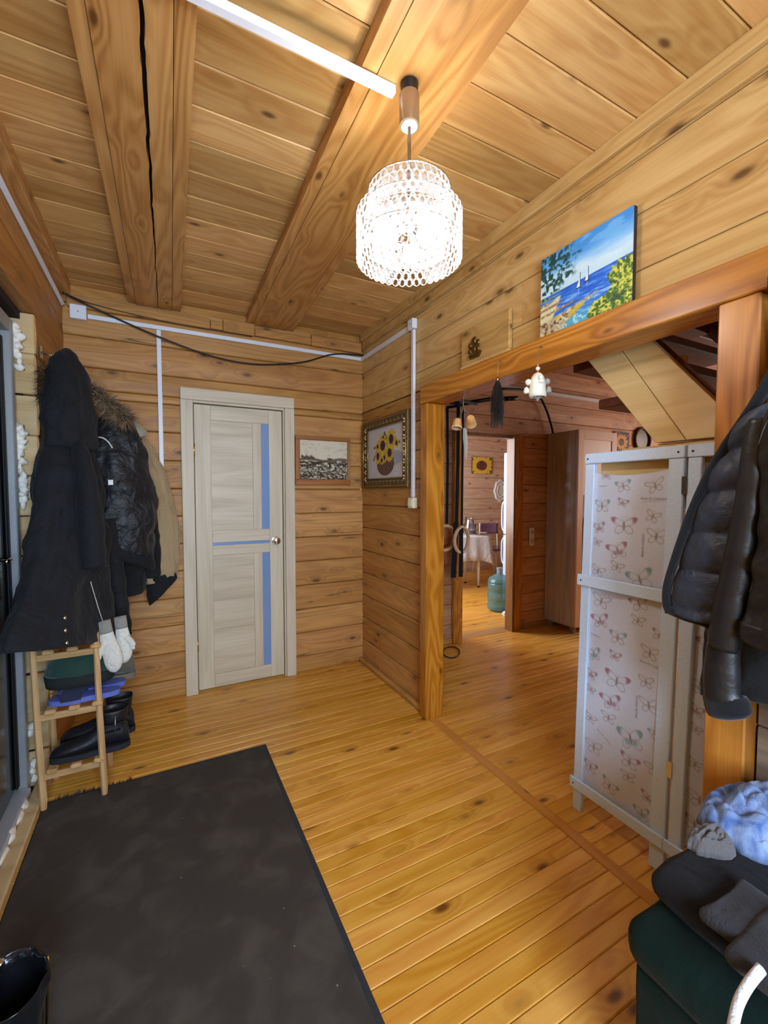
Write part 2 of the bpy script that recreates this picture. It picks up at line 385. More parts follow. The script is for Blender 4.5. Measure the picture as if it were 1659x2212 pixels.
# ---- floor
floor = struct('floor', (-0.75, YF - 0.1, -0.12), (XHR + 0.1, YK + 0.1, -0.02), GAP, 'orange varnished pine plank floor running through hall and kitchen', 'floor')
PW = 0.0583
def lay(x0, x1, y0, y1, off=0.0):
    y = y0 + off
    while y < y1 - 0.01:
        plank('plank', x1 - x0, PW - 0.0012, 0.02, W_floor(), floor, ((x0 + x1) / 2, y + PW / 2, -0.02), (-PI / 2, 0, 0), 0.003); y += PW
lay(-0.5, 1.425, 0.20, YB + 0.02, 0.004)
lay(1.478, XHR, 0.35, YB + 0.03, 0.018)
lay(1.9, XHR, 3.31, YK, 0.0)
box('plank', (-0.75, YF, -0.02), (1.425, 0.203, -0.001), W_floor(), floor)
box('plank', (1.478, YF, -0.02), (XHR, 0.367, -0.001), W_floor(), floor)
box('threshold_strip', (1.4262, YF, -0.02), (1.4768, 2.20, 0.0035), wood('strip_pine', 'd89c55', 'c48340', '9a5c26', 0.35, 'Y', 0.1, 0.05, 12, 0.3), floor, 0.002)
box('threshold_strip', (2.44, 3.19, -0.02), (3.19, 3.31, 0.002), wood('sill_pine', 'c79a64', 'b3844e', '8a5c30', 0.4, 'X', 0.2, 0.05, 12, 0.2), floor, 0.002)
# ---- ceiling of the porch room
ceiling = struct('ceiling', (-0.75, YF - 0.1, ZC + 0.02), (XH, YB + 0.1, ZC + 0.08), GAP, 'pine board ceiling with exposed beams over the entrance room', 'ceiling')
BP = 0.1555
def lay_ceil(x0, x1, y0, y1, par):
    y = y0
    while y < y1 - 0.01:
        plank('board', x1 - x0, BP - 0.002, 0.02, W_ceil(), par, ((x0 + x1) / 2, y + BP / 2, ZC + 0.02), (PI / 2, 0, 0), 0.004); y += BP
for x0, x1 in ((-0.436, -0.15), (0.10, 0.57), (0.80, 1.46)):
    lay_ceil(x0, x1, 0.618 - 8 * BP, YB + 0.05, ceiling)
SOF = 2.55
def strip_between(name, f0, f1, z0, z1, mat, parent, y0=YF, y1=3.17, n=1):
    ys = [y0 + (y1 - y0) * i / n for i in range(n + 1)]
    return prism(name, [(f0(y), y) for y in ys] + [(f1(y), y) for y in reversed(ys)], z0, z1, mat, parent)
def lerpf(xa, ya, xb, yb): return lambda y: xa + (xb - xa) * (y - ya) / (yb - ya)
# beam by the left wall
box('beam', (-0.50, YF, 2.535), (-0.435, 3.17, 2.63), W_beam(), ceiling, 0.004)
# cracked beam: two halves with a ragged split and edge strips
b1l, b1r = lerpf(-0.173, 1.3, -0.140, 3.2), lerpf(0.108, 1.17, 0.155, 3.2)
beam1 = strip_between('beam', lambda y: b1l(y) + 0.012, lambda y: b1r(y) - 0.012, SOF + 0.035, ZC + 0.02, plain('crack_dark', '1d0f08', 0.9), ceiling)
def crack(y, side):
    c = -0.015 + 0.02 * (y - 1.2) + 0.006 * noise.noise(Vector((y * 9, 0, 0))) + 0.004 * noise.noise(Vector((y * 31, 4, 0)))
    wd = 0.0022 + 0.0042 * max(0, 1 - abs(y - 1.45) / 1.1) + 0.0018 * noise.noise(Vector((y * 17, 7 * side, 2)))
    return c + side * max(wd, 0.0012)
strip_between('beam_half', lambda y: b1l(y) + 0.042, lambda y: crack(y, -1), SOF, ZC + 0.02, W_beam(), beam1, n=160)
strip_between('beam_half', lambda y: crack(y, 1), lambda y: b1r(y) - 0.052, SOF, ZC + 0.02, W_beam(), beam1, n=160)
strip_between('edge_strip', b1l, lambda y: b1l(y) + 0.040, SOF + 0.004, ZC + 0.02, W_beam(), beam1)
strip_between('edge_strip', lambda y: b1r(y) - 0.050, b1r, SOF + 0.003, ZC + 0.02, W_beam(), beam1)
# lamp beam
b2l, b2r = lerpf(0.520, 0.95, 0.566, 3.1), lerpf(0.812, 0.8, 0.895, 3.1)
beam2 = strip_between('beam', lambda y: b2l(y) + 0.047, lambda y: b2r(y) - 0.047, SOF, ZC + 0.02, W_beam(), ceiling)
strip_between('edge_strip', b2l, lambda y: b2l(y) + 0.0455, SOF + 0.003, ZC + 0.02, W_beam(), beam2)
strip_between('edge_strip', lambda y: b2r(y) - 0.0455, b2r, SOF + 0.003, ZC + 0.02, W_beam(), beam2)
# ---- back wall (log wall, door opening x 0.205..0.835, z < 1.995)
wall_back = struct('wall_back', (-0.60, 3.222, 2.0), (XP, 3.30, ZC), GAP, 'pine log wall behind the pale interior door', 'wall')
for lo, hi in (((-0.60, 3.222, 0), (0.205, 3.30, 2.0)), ((0.835, 3.222, 0), (XP, 3.30, 2.0))): box('backing', lo, hi, GAP, wall_back, 0)
for i in range(len(SEAMS) - 1):
    z0, z1 = SEAMS[i], SEAMS[i + 1]; h = z1 - z0 - 0.003; zc = (z0 + z1) / 2
    segs = [(XL, 0.205), (0.835, XP)] if z1 < 2.0 else [(XL, XP)]
    if z0 < 2.0 < z1:
        segs = []
        for a, b in ((XL, 0.205), (0.835, XP)): plank('log', b - a, 2.0 - z0 - 0.003, 0.052, W_wall(), wall_back, ((a + b) / 2, 3.222, (z0 + 2.0) / 2), (0, 0, 0), 0.006, 0.004)
        plank('log', XP - XL, z1 - 2.0 - 0.003, 0.052, W_wall(), wall_back, ((XL + XP) / 2, 3.222, (z1 + 2.0) / 2), (0, 0, 0), 0.006, 0.004)
    for a, b in segs: plank('log', b - a, h, 0.052, W_wall(), wall_back, ((a + b) / 2, 3.222, zc), (0, 0, 0), 0.006, 0.004)
xs = [-0.455, 0.33, 0.41, 0.62, 1.03, 1.44]
for i in range(5): box('ledge_board', (xs[i] + 0.002, 3.135, 2.468 + 0.004 * (i % 2)), (xs[i + 1], 3.17, 2.536 + [0.0, -0.012, 0.016, -0.014, 0.012][i]), W_wall(), wall_back, 0.004)
# ---- partition wall with the wide opening
wall_right = struct('wall_right', (XP + 0.05, YF, 2.01), (XH - 0.002, YB + 0.13, ZC), GAP, 'pine plank partition wall above the wide opening', 'wall')
box('backing', (XP + 0.05, 2.21, 0), (XH - 0.002, YB + 0.13, 2.01), GAP, wall_right, 0)
box('backing', (XP + 0.05, YF, 0), (XH - 0.002, 0.56, 2.01), GAP, wall_right, 0)
PS = [2.012, 2.128, 2.317, 2.499, 2.61]
PLIM = [(YF, 1.42), (1.42, 3.17)]
for i in range(4):
    joints = [YF, [0.9, 1.46, 3.3, 1.17][i], 3.17] if i in (1, 3) else [YF, 3.17]
    for a, b in zip(joints[:-1], joints[1:]):
        if b - a < 0.05 or b > 3.2: b = 3.17
        plank('plank', b - a - 0.002, PS[i + 1] - PS[i] - 0.003, 0.05, W_part(), wall_right, (XP + 0.05, (a + b) / 2, (PS[i] + PS[i + 1]) / 2), (0, 0, -PI / 2), 0.004, 0.0)
for i in range(11):
    z0, z1 = SEAMS[i] + (0.06 if i else 0), min(SEAMS[i + 1] + 0.06, 2.008)
    plank('log', 3.17 - 2.215, z1 - z0 - 0.003, 0.05, W_wall(), wall_right, (XP + 0.05, (3.17 + 2.215) / 2, (z0 + z1) / 2), (0, 0, -PI / 2), 0.006, 0.004)
    plank('plank', 0.555 - YF, z1 - z0 - 0.003, 0.05, wood('grey_plank', '9a8b78', '7f6f5e', '564838', 0.6, 'X', 0.4, 0.1, 18), wall_right, (XP + 0.05, (0.555 + YF) / 2, (z0 + z1) / 2), (0, 0, -PI / 2), 0.004)
for i, (x0, x1, z0, z1) in enumerate(((1.425, 1.459, 2.555, 2.612), (1.441, 1.459, 2.50, 2.554))):
    tag(box('trim_%d' % (i + 1), (x0, YF, z0), (x1, 3.13, z1), W_part('Y'), None, 0.004), ['upper', 'lower'][i] + ' pine cornice strip where the ceiling meets the plank partition', 'trim', None, 'structure')
tag(box('baseboard_right', (1.4246, 2.22, -0.005), (1.4585, 3.165, 0.035), W_wall('Y'), None, 0.008), 'narrow brown skirting strip along the partition by the framed sunflowers', 'baseboard', None, 'structure')
# header beam and posts of the opening
tag(box('trim_3', (1.40, YF, 1.902), (1.54, 2.215, 2.010), W_orange('Y'), None, 0.004), 'orange varnished header beam over the wide opening', 'beam', None, 'structure')
post = tag(box('trim_4', (1.402, 2.139, 0), (1.530, 2.212, 1.900), W_orange('Z'), None, 0.004), 'varnished orange post beside the framed sunflower picture', 'post', None, 'structure')
tag(box('trim_5', (1.402, 0.562, 0), (1.530, 0.660, 1.900), W_orange('Z'), None, 0.004), 'varnished orange post behind the folding screen and leather jacket', 'post', None, 'structure')
# ---- left wall (log wall, entrance door opening y 1.45..2.50)
wall_left = struct('wall_left', (-0.75, 2.53, 0), (-0.532, 3.30, ZC), GAP, 'log wall with rough cut ends beside the black entrance door', 'wall')
box('backing', (-0.75, YF, 0), (-0.532, 1.45, ZC), GAP, wall_left, 0); box('backing', (-0.75, 1.45, 2.15), (-0.532, 2.50, ZC), GAP, wall_left, 0)
ENDM = wood('cut_log_end', 'd4b88a', 'c2a274', '8c6c44', 0.8, 'X', 0.15, 0.1, 10)
for i in range(len(SEAMS) - 1):
    z0, z1 = SEAMS[i], SEAMS[i + 1]; z0 += 0.05 if i else 0; z1 = min(z1 + 0.05, ZC)
    if z1 - z0 < 0.03: continue
    if z0 >= 2.1: plank('log', 3.17 - YF, z1 - z0 - 0.003, 0.052, W_wall(), wall_left, (XL - 0.052, (3.17 + YF) / 2, (z0 + z1) / 2), (0, 0, PI / 2), 0.006, 0.004)
    else:
        ye = 2.50 + 0.012 * math.sin(i * 2.3)
        plank('log', 3.17 - ye, z1 - z0 - 0.003, 0.052, W_wall(), wall_left, (XL - 0.052, (3.17 + ye) / 2, (z0 + z1) / 2), (0, 0, PI / 2), 0.006, 0.004)
        box('log_end', (XL - 0.115, ye - 0.006, z0 + 0.003), (XL - 0.004, ye + 0.006, z1 - 0.003), ENDM, wall_left, 0.003)
        plank('log', 1.45 - YF, z1 - z0 - 0.003, 0.052, W_wall(), wall_left, (XL - 0.052, (1.45 + YF) / 2, (z0 + z1) / 2), (0, 0, PI / 2), 0.006, 0.004)
# ---- wall behind the camera with its window
wall_front = struct('wall_front', (-0.75, YF - 0.1, 0), (XP + 0.05, YF, 0.8), W_wall(), 'log wall behind the viewer with a window', 'wall')
box('backing', (-0.75, YF - 0.1, 2.2), (XP + 0.05, YF, ZC), W_wall(), wall_front, 0)
box('backing', (-0.75, YF - 0.1, 0.8), (-0.70, YF, 2.2), W_wall(), wall_front, 0); box('backing', (0.80, YF - 0.1, 0.8), (XP + 0.05, YF, 2.2), W_wall(), wall_front, 0)
WHITE = plain('white_paint', 'e8e8e6', 0.45, 0, 0.02)
GLASS = plain('window_glass', 'ffffff', 0.02, 0, 0, trans=1.0)
def window(name, lo, hi, label, ax):
    lo, hi = Vector(lo), Vector(hi); f = tag(box(name, lo, hi, GLASS, None, 0), label, 'window', None, 'structure')
    s = 0.05; o = 1 - ax
    for t in (0, 0.5, 1):
        a, b = lo.copy(), hi.copy(); c = lo[o] + (hi[o] - lo[o]) * t; a[o] = c - s / 2; b[o] = c + s / 2; a[ax] -= 0.015; b[ax] += 0.015; box('window_frame', a, b, WHITE, f, 0.003)
    for z in (lo.z, hi.z):
        a, b = lo.copy(), hi.copy(); a.z = z - s / 2; b.z = z + s / 2; a[ax] -= 0.015; b[ax] += 0.015; box('window_frame', a, b, WHITE, f, 0.003)
window('window_1', (-0.70, YF - 0.06, 0.8), (0.80, YF - 0.05, 2.2), 'window behind the viewer in the entrance room', 1)
# ---- hall beyond the opening: far log wall with the kitchen doorway (x 2.44..3.10, z < 1.92)
wall_hall = struct('wall_hall', (XH, 3.222, 1.95), (XHR, 3.30, ZC), GAP, 'log wall of the hall around the kitchen doorway', 'wall')
for lo, hi in (((XH, 3.222, 0), (2.40, 3.30, 1.95)), ((3.20, 3.222, 0), (XHR, 3.30, 1.95))): box('backing', lo, hi, GAP, wall_hall, 0)
HS = [0.0, 0.17, 0.353, 0.536, 0.719, 0.902, 1.085, 1.268, 1.451, 1.634, 1.817, 1.925, 2.10, 2.283, 2.45, 2.61]
WH = wood('hall_log', 'd0a078', 'b98560', '885438', 0.55, 'X', 0.9, 0.08, 18, 0.0, 0.3, '5a301c', 0.5, 0.4)
for i in range(len(HS) - 1):
    z0, z1 = HS[i], HS[i + 1]
    for a, b in ([(XH, 2.42), (3.19, XHR)] if z1 <= 1.93 else [(XH, XHR)]):
        plank('log', b - a, z1 - z0 - 0.003, 0.052, WH, wall_hall, ((a + b) / 2, 3.222, (z0 + z1) / 2), (0, 0, 0), 0.005, 0.004)
        if z0 < 2.4: plank('log', b - a, z1 - z0 - 0.003, 0.052, WH, wall_hall, ((a + b) / 2, 3.30, (z0 + z1) / 2), (0, 0, PI), 0.005, 0.004)
JAMB = wood('jamb_pine', '94683c', '7d5228', '58381a', 0.45, 'Z', 0.5, 0.05, 18, 0.15)
d3 = tag(box('door_3', (2.345, 3.120, 0), (2.440, 3.36, 1.930), W_orange('Z'), None, 0.003), 'open kitchen doorway cased in orange and brown pine', 'doorway', None, 'structure')
box('jamb', (3.066, 3.137, 0), (3.092, 3.242, 1.930), JAMB, d3, 0.003); box('casing', (3.0925, 3.135, 0), (3.188, 3.169, 1.930), W_orange('Z'), d3, 0.003)
box('lintel', (2.4405, 3.165, 1.90), (3.0655, 3.24, 1.93), JAMB, d3, 0.003)
# hall shell
wall_hr = struct('wall_hall_right', (XHR, YF, 0), (XHR + 0.1, YK + 0.1, 0.85), WH, 'plain right wall of hall and kitchen with a window', 'wall')
box('backing', (XHR, YF, 2.3), (XHR + 0.1, YK + 0.1, ZC + 0.1), WH, wall_hr, 0); box('backing', (XHR, YF, 0.85), (XHR + 0.1, 0.6, 2.3), WH, wall_hr, 0); box('backing', (XHR, 2.6, 0.85), (XHR + 0.1, YK + 0.1, 2.3), WH, wall_hr, 0)
window('window_2', (XHR + 0.05, 0.6, 0.85), (XHR + 0.06, 2.6, 2.3), 'hall window on the right hand wall', 0)
struct('wall_hall_front', (XP + 0.05, YF - 0.1, 0), (XHR + 0.1, YF, ZC + 0.1), WH, 'front log wall of the hall out of sight', 'wall')
ceil_h = struct('ceiling_hall', (XH, YF, ZC), (XHR + 0.1, 3.30, ZC + 0.08), wood('hall_ceiling', 'c9a084', 'b48a6c', '8a6448', 0.6, 'X', 0.2, 0.1, 14), 'pine board ceiling of the hall with dark beams', 'ceiling')
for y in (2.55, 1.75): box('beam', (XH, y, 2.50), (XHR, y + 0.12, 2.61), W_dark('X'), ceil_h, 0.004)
for i in range(7): plank('board', 0.2, 3.0, 0.012, wood('hall_ceiling', 'c9a084', 'b48a6c', '8a6448', 0.6, 'X', 0.2, 0.1, 14), ceil_h, (XH + 0.3 + i * 0.205, 1.66, ZC), (PI / 2, 0, 0), 0.003)
# kitchen shell
WK = wood('kitchen_log', 'd3b398', 'c09c80', '94705a', 0.55, 'X', 0.7, 0.08, 18, 0.0, 0.3, '6a4430', 0.5, 0.4)
wall_k = struct('wall_kitchen', (1.9, YK + 0.052, 0), (XHR, YK + 0.13, ZC), GAP, 'pale log wall at the back of the kitchen', 'wall')
for i in range(len(HS) - 1):
    plank('log', XHR - 1.9, HS[i + 1] - HS[i] - 0.003, 0.052, WK, wall_k, ((XHR + 1.9) / 2, YK + 0.052, (HS[i] + HS[i + 1]) / 2), (0, 0, 0), 0.005, 0.004)
wall_kl = struct('wall_kitchen_left', (1.80, 3.30, 0), (1.90, YK + 0.1, 0.85), WK, 'kitchen side wall with a window out of sight', 'wall')
box('backing', (1.80, 3.30, 2.3), (1.90, YK + 0.1, ZC), WK, wall_kl, 0); box('backing', (1.80, 3.30, 0.85), (1.90, 3.85, 2.3), WK, wall_kl, 0); box('backing', (1.80, 5.55, 0.85), (1.90, YK + 0.1, 2.3), WK, wall_kl, 0)
window('window_3', (1.84, 3.85, 0.85), (1.85, 5.55, 2.3), 'kitchen window out of sight beside the table', 0)
struct('ceiling_kitchen', (1.8, 3.30, ZC), (XHR + 0.1, YK + 0.13, ZC + 0.08), wood('hall_ceiling', 'c9a084', 'b48a6c', '8a6448', 0.6, 'X', 0.2, 0.1, 14), 'pale board ceiling of the kitchen', 'ceiling')

# ---- interior door
DOOR = wood('oak_foil', 'ddd0b8', 'cdbea4', 'a6967a', 0.5, 'Z', 0, 0.03, 10, 0.0, 0.55, None, 0.35)
DOORH = wood('oak_foil', 'ddd0b8', 'cdbea4', 'a6967a', 0.5, 'X', 0, 0.03, 10, 0.0, 0.55, None, 0.35)
def yz(x, y): return onY(x, y, 3.17)
door = tag(box('door_1', (0.2085, 3.215, 0.012), (0.832, 3.235, 1.985), DOOR, None, 0), 'pale beige interior door with narrow blue glass strips and a round knob', 'door', None, 'structure')
cas = plain('door_gap', '2b2018', 0.8)
box('casing', (0.139, 3.138, 0), (0.2145, 3.1695, 1.988), DOOR, door, 0.003); box('casing', (0.826, 3.138, 0), (0.897, 3.1695, 1.988), DOOR, door, 0.003)
box('casing', (0.139, 3.138, 1.989), (0.897, 3.1695, 2.066), DOORH, door, 0.003)
box('frame_jamb', (0.2145, 3.16, 1.9745), (0.826, 3.24, 1.999), DOORH, door, 0.001); box('frame_jamb', (0.8165, 3.16, 0.0), (0.826, 3.24, 1.974), DOOR, door, 0.001)
LX0, LX1, LZ0, LZ1 = 0.221, 0.812, 0.012, 1.968
YL = 3.172   # leaf face
zt, zu, zr1, zr2, zl, zb = 1.868, 1.112, 1.028, 1.008, 0.940, 0.105
xs1, xp, xm, xg = 0.325, 0.602, 0.662, 0.716
def slab(n, x0, x1, z0, z1, y0=YL, m=DOOR, e=0.0022): return box(n, (x0, y0, z0), (x1, 3.214, z1), m, door, e)
slab('stile', LX0, xs1, LZ0, LZ1); slab('stile', xg, LX1, LZ0, LZ1)
slab('rail', xs1, xg, zt, LZ1, YL + .001, DOORH); slab('rail', xs1, xg, LZ0, zb, YL + .001, DOORH)
slab('rail', xs1, xg, zr1, zu, YL + .001, DOORH); slab('rail', xs1, xg, zl, zr2, YL + .001, DOORH)
slab('mullion', xp, xm, zu, zt, YL + .002); slab('mullion', xp, xm, zb, zl, YL + .002)
slab('panel', xs1, xp, zu, zt, YL + .009, DOORH, 0.001); slab('panel', xs1, xp, zb, zl, YL + .009, DOORH, 0.001)
BLUE = plain('blue_satin_glass', '7b98c6', 0.22, 0, 0.04, 4, spec=0.6)
for x0, x1, z0, z1 in ((xm, xg, zu, zt), (xm, xg, zb, zl), (xs1, xg, zr2, zr1)):
    slab('glass_strip', x0, x1, z0, z1, YL + .010, BLUE, 0)['label'] = 'narrow satin blue glass strip'
CHROME = plain('chrome', 'd8d8d8', 0.12, 1.0, 0.02); GOLD = plain('brass', 'b8924a', 0.25, 1.0, 0.05)
kx, kz = 0.757, 1.025
lathe('knob', [(0.026, 0), (0.027, 0.004), (0.013, 0.008), (0.011, 0.022), (0.020, 0.030), (0.0265, 0.042), (0.024, 0.054), (0.012, 0.060)], CHROME, door, (kx, YL, kz), (PI / 2, 0, 0), 28)['label'] = 'round chrome knob'
for z in (1.66, 0.33):
    h = tube('hinge', [(0.2175, 3.163, z - 0.045), (0.2175, 3.163, z + 0.045)], 0.0055, GOLD, door, 10)
# ---- entrance door (black) in its grey steel frame
BLACKD = plain('black_door_film', '17151a', 0.22, 0, 0.1, 30, 0.05, coat=0.3); STEEL = plain('grey_steel_frame', '9a9c9e', 0.45, 0.2, 0.05)
dr = tag(box('door_2', (-0.66, 1.50, 0.06), (-0.585, 2.405, 2.06), BLACKD, None, 0.008), 'black entrance door in a grey steel frame with white foam round it', 'door', None, 'structure')
box('door_frame', (-0.66, 2.408, 0.0), (-0.548, 2.452, 2.125), STEEL, dr, 0.004); box('door_frame', (-0.66, 1.45, 2.065), (-0.548, 2.4075, 2.125), STEEL, dr, 0.004)
box('door_frame', (-0.66, 1.452, 0.0), (-0.548, 1.496, 2.06), STEEL, dr, 0.004)
box('edge_seal', (-0.584, 2.372, 0.07), (-0.572, 2.402, 2.04), plain('rubber_seal', '101012', 0.6), dr, 0.004)
box('sill', (-0.66, 1.45, 0.0), (-0.535, 2.407, 0.055), plain('sill_metal', 'b9bbc0', 0.4, 0.3, 0.05), dr, 0.006)
box('wooden_sill', (-0.534, 1.45, 0.0), (-0.482, 2.49, 0.032), ENDM, dr, 0.006)
pl = box('handle_plate', (-0.5845, 2.255, 0.93), (-0.578, 2.295, 1.20), CHROME, dr, 0.002); tube('handle', [(-0.578, 2.275, 1.10), (-0.545, 2.275, 1.10), (-0.54, 2.20, 1.10)], 0.008, CHROME, dr)
FOAM = plain('builders_foam', 'efe9da', 0.8, 0, 0.06, 40, 0.5)
rng = random.Random(3)
def foam_lump(p, s, i):
    bm = bmesh.new(); bmesh.ops.create_icosphere(bm, subdivisions=2, radius=1)
    for v in bm.verts:
        f = 1 + 0.75 * noise.noise(v.co * 2.6 + Vector((i * 3.1, 0, 0))); v.co = Vector((v.co.x * s[0] * f, v.co.y * s[1] * f, v.co.z * s[2] * f))
    me = bpy.data.meshes.new('foam'); bm.to_mesh(me); bm.free(); mk('foam', me, FOAM, dr, p, smooth=True)
zz = [2.11 - 0.022 * k for k in range(9)] + [1.66 - 0.021 * k for k in range(17)] + [1.04, 1.01, 0.30, 0.27, 0.12, 0.09, 0.05]
for i, z in enumerate(zz):
    foam_lump((-0.550 + 0.016 * rng.random(), 2.470 + 0.006 * rng.random(), z), (0.010 + 0.014 * rng.random(), 0.014 + 0.010 * rng.random(), 0.012 + 0.014 * rng.random()), i)
for i, y in enumerate((2.30, 2.22, 2.12, 2.02)): foam_lump((-0.54, y, 0.035), (0.016, 0.05, 0.016), i + 20)

# ================================================================== CHANDELIER
CX, CY = 0.664, 1.113
ch = thing('chandelier', 'lit crystal bead chandelier hanging from the ceiling beam', 'chandelier', (CX, CY, 1.97))
BRONZE = plain('bronze_tube', 'a48c6c', 0.3, 0.6, 0.05); BLK = plain('black_plastic', '141416', 0.4)
lathe('canopy_cap', [(0.024, 2.515), (0.0255, 2.548)], BLK, ch, (CX, CY, 0), seg=24)
can = lathe('canopy', [(0.0285, 2.432), (0.029, 2.436), (0.029, 2.515), (0.027, 2.518)], BRONZE, ch, (CX, CY, 0), seg=32)
lathe('cord_grip', [(0.0235, 2.428), (0.0235, 2.4315)], plain('white_plastic', 'e9e9e4', 0.4, 0, 0.01), ch, (CX, CY, 0), seg=24)
tube('rod', [(CX, CY, 2.43), (CX, CY, 2.10)], 0.0045, plain('rod_metal', '6d5a48', 0.3, 0.9), ch, 10)
RINGM = plain('ring_metal', 'b9b4a8', 0.25, 1.0)
def ringpts(r, z, n=48): return [(CX + r * math.cos(2 * PI * k / n), CY + r * math.sin(2 * PI * k / n), z) for k in range(n)]
for r, z in ((0.118, 2.248), (0.118, 2.172), (0.147, 2.178), (0.147, 2.105), (0.10, 2.155)): tube('hoop', ringpts(r, z), 0.0018, RINGM, ch, 6, closed=True)
for k in range(4):
    a = k * PI / 2 + 0.4; ca, sa = math.cos(a), math.sin(a)
    tube('arm', [(CX, CY, 2.19), (CX + 0.06 * ca, CY + 0.06 * sa, 2.175), (CX + 0.147 * ca, CY + 0.147 * sa, 2.178)], 0.002, RINGM, ch, 6)
    tube('arm', [(CX, CY, 2.246), (CX + 0.118 * ca, CY + 0.118 * sa, 2.248)], 0.0018, RINGM, ch, 6)
BULB = emit('lit_bulb', 'f4f6ff', 60)
for k in range(3):
    a = k * 2 * PI / 3 + 0.9; x, y = CX + 0.062 * math.cos(a), CY + 0.062 * math.sin(a)
    lathe('bulb', [(0.008, 0.045), (0.013, 0.035), (0.024, 0.012), (0.027, -0.005), (0.022, -0.022), (0.010, -0.031)], BULB, ch, (x, y, 2.110), seg=16)
    lathe('lamp_holder', [(0.013, 0), (0.013, 0.03), (0.008, 0.034)], BLK, ch, (x, y, 2.156), seg=14)
    d = bpy.data.lights.new('bulb_light', 'POINT'); d.energy = CHANDELIER_W / 3; d.color = (1.0, 0.965, 0.92); d.shadow_soft_size = 0.035
    o = bpy.data.objects.new('bulb_light', d); COL.objects.link(o); o.location = (x, y, 2.105); attach(o, ch)
def crystal_mat():
    m, nt, b = newmat('lead_crystal'); out = nt.nodes['Material Output']
    tr = N(nt, 'ShaderNodeBsdfTransparent'); tl = N(nt, 'ShaderNodeBsdfTranslucent'); gl = N(nt, 'ShaderNodeBsdfGlossy'); df = N(nt, 'ShaderNodeBsdfDiffuse')
    tc = N(nt, 'ShaderNodeTexCoord'); nz = N(nt, 'ShaderNodeTexNoise'); nz.inputs['Scale'].default_value = 90; nt.links.new(tc.outputs['Object'], nz.inputs[0])
    gl.inputs['Roughness'].default_value = 0.08; tr.inputs[0].default_value = (0.97, 0.985, 1, 1)
    m1 = N(nt, 'ShaderNodeMixShader'); m1.inputs[0].default_value = 0.5; nt.links.new(tl.outputs[0], m1.inputs[1]); nt.links.new(df.outputs[0], m1.inputs[2])
    m2 = N(nt, 'ShaderNodeMixShader'); m2.inputs[0].default_value = 0.35; nt.links.new(m1.outputs[0], m2.inputs[1]); nt.links.new(gl.outputs[0], m2.inputs[2])
    m3 = N(nt, 'ShaderNodeMixShader'); lw_ = N(nt, 'ShaderNodeLayerWeight'); lw_.inputs[0].default_value = 0.5; nt.links.new(math_n(nt, 'MULTIPLY', math_n(nt, 'SUBTRACT', lw_.outputs['Facing'], 0.13), math_n(nt, 'MULTIPLY_ADD', nz.outputs[0], 1.6, 0.3), clamp=True), m3.inputs[0]); nt.links.new(tr.outputs[0], m3.inputs[1]); nt.links.new(m2.outputs[0], m3.inputs[2])
    nt.links.new(m3.outputs[0], out.inputs[0]); return m
CRY = crystal_mat()
def bead_geo(wd, ht, dp):
    # faceted elongated hexagonal bead: 6-ring girdle with front and back tables
    ring = [(wd / 2, -ht * 0.25), (wd / 2, ht * 0.25), (wd * 0.16, ht / 2), (-wd * 0.16, ht / 2), (-wd / 2, ht * 0.25), (-wd / 2, -ht * 0.25), (-wd * 0.16, -ht / 2), (wd * 0.16, -ht / 2)]
    V = [(x, 0, z) for x, z in ring] + [(x * 0.5, -dp / 2, z * 0.6) for x, z in ring] + [(x * 0.5, dp / 2, z * 0.6) for x, z in ring]
    Fc = [tuple(range(8, 16)), tuple(range(23, 15, -1))]
    for i in range(8):
        j = (i + 1) % 8; Fc += [(i, j, 8 + j, 8 + i), (j, i, 16 + i, 16 + j)]
    return V, Fc
bV = {}
rest_V, rest_F = [], []
spots = []
def bead_row(r, z, n, wd, ht, off):
    for k in range(n):
        a = 2 * PI * (k + off) / n; spots.append((r, a, z, wd, ht))
z = 2.252
for i, (ht, r) in enumerate(((0.024, 0.113), (0.036, 0.117), (0.024, 0.119))):
    bead_row(r, z - ht / 2, 34, 0.0225, ht, 0.5 * (i % 2)); z -= ht * 0.93
z = 2.184
for i, ht in enumerate((0.024, 0.024, 0.036, 0.024, 0.024, 0.024)):
    bead_row(0.148, z - ht / 2, 40, 0.0228, ht, 0.5 * (i % 2)); z -= ht * 0.86
z = 2.158
for i, ht in enumerate((0.026, 0.044, 0.026)):
    bead_row(0.098, z - ht / 2, 26, 0.0228, ht, 0.5 * (i % 2)); z -= ht * 0.93
fa = math.atan2(-CY, -CX)
def facing(s):
    d = (s[1] - fa + PI) % (2 * PI) - PI; return abs(d) + (3 if s[0] < 0.105 else 0)
order = sorted(range(len(spots)), key=lambda i: facing(spots[i]))
for rank, i in enumerate(order):
    r, a, z, wd, ht = spots[i]; rot = a + PI / 2; loc = Vector((CX + r * math.cos(a), CY + r * math.sin(a), z))
    if (wd, ht) not in bV:
        V, Fc = bead_geo(wd, ht, 0.011); bV[(wd, ht)] = (V, Fc, me_from('crystal', V, Fc))
    V, Fc, me = bV[(wd, ht)]
    if rank < 290: mk('crystal', me, CRY, ch, loc, (0, 0, rot))
    else:
        b0 = len(rest_V); M = Matrix.Rotation(rot, 4, 'Z')
        rest_V += [M @ Vector(v) + loc for v in V]; rest_F += [tuple(q + b0 for q in f) for f in Fc]
mk('crystal_rows', me_from('crystal_rows', rest_V, rest_F), CRY, ch)['kind'] = 'stuff'

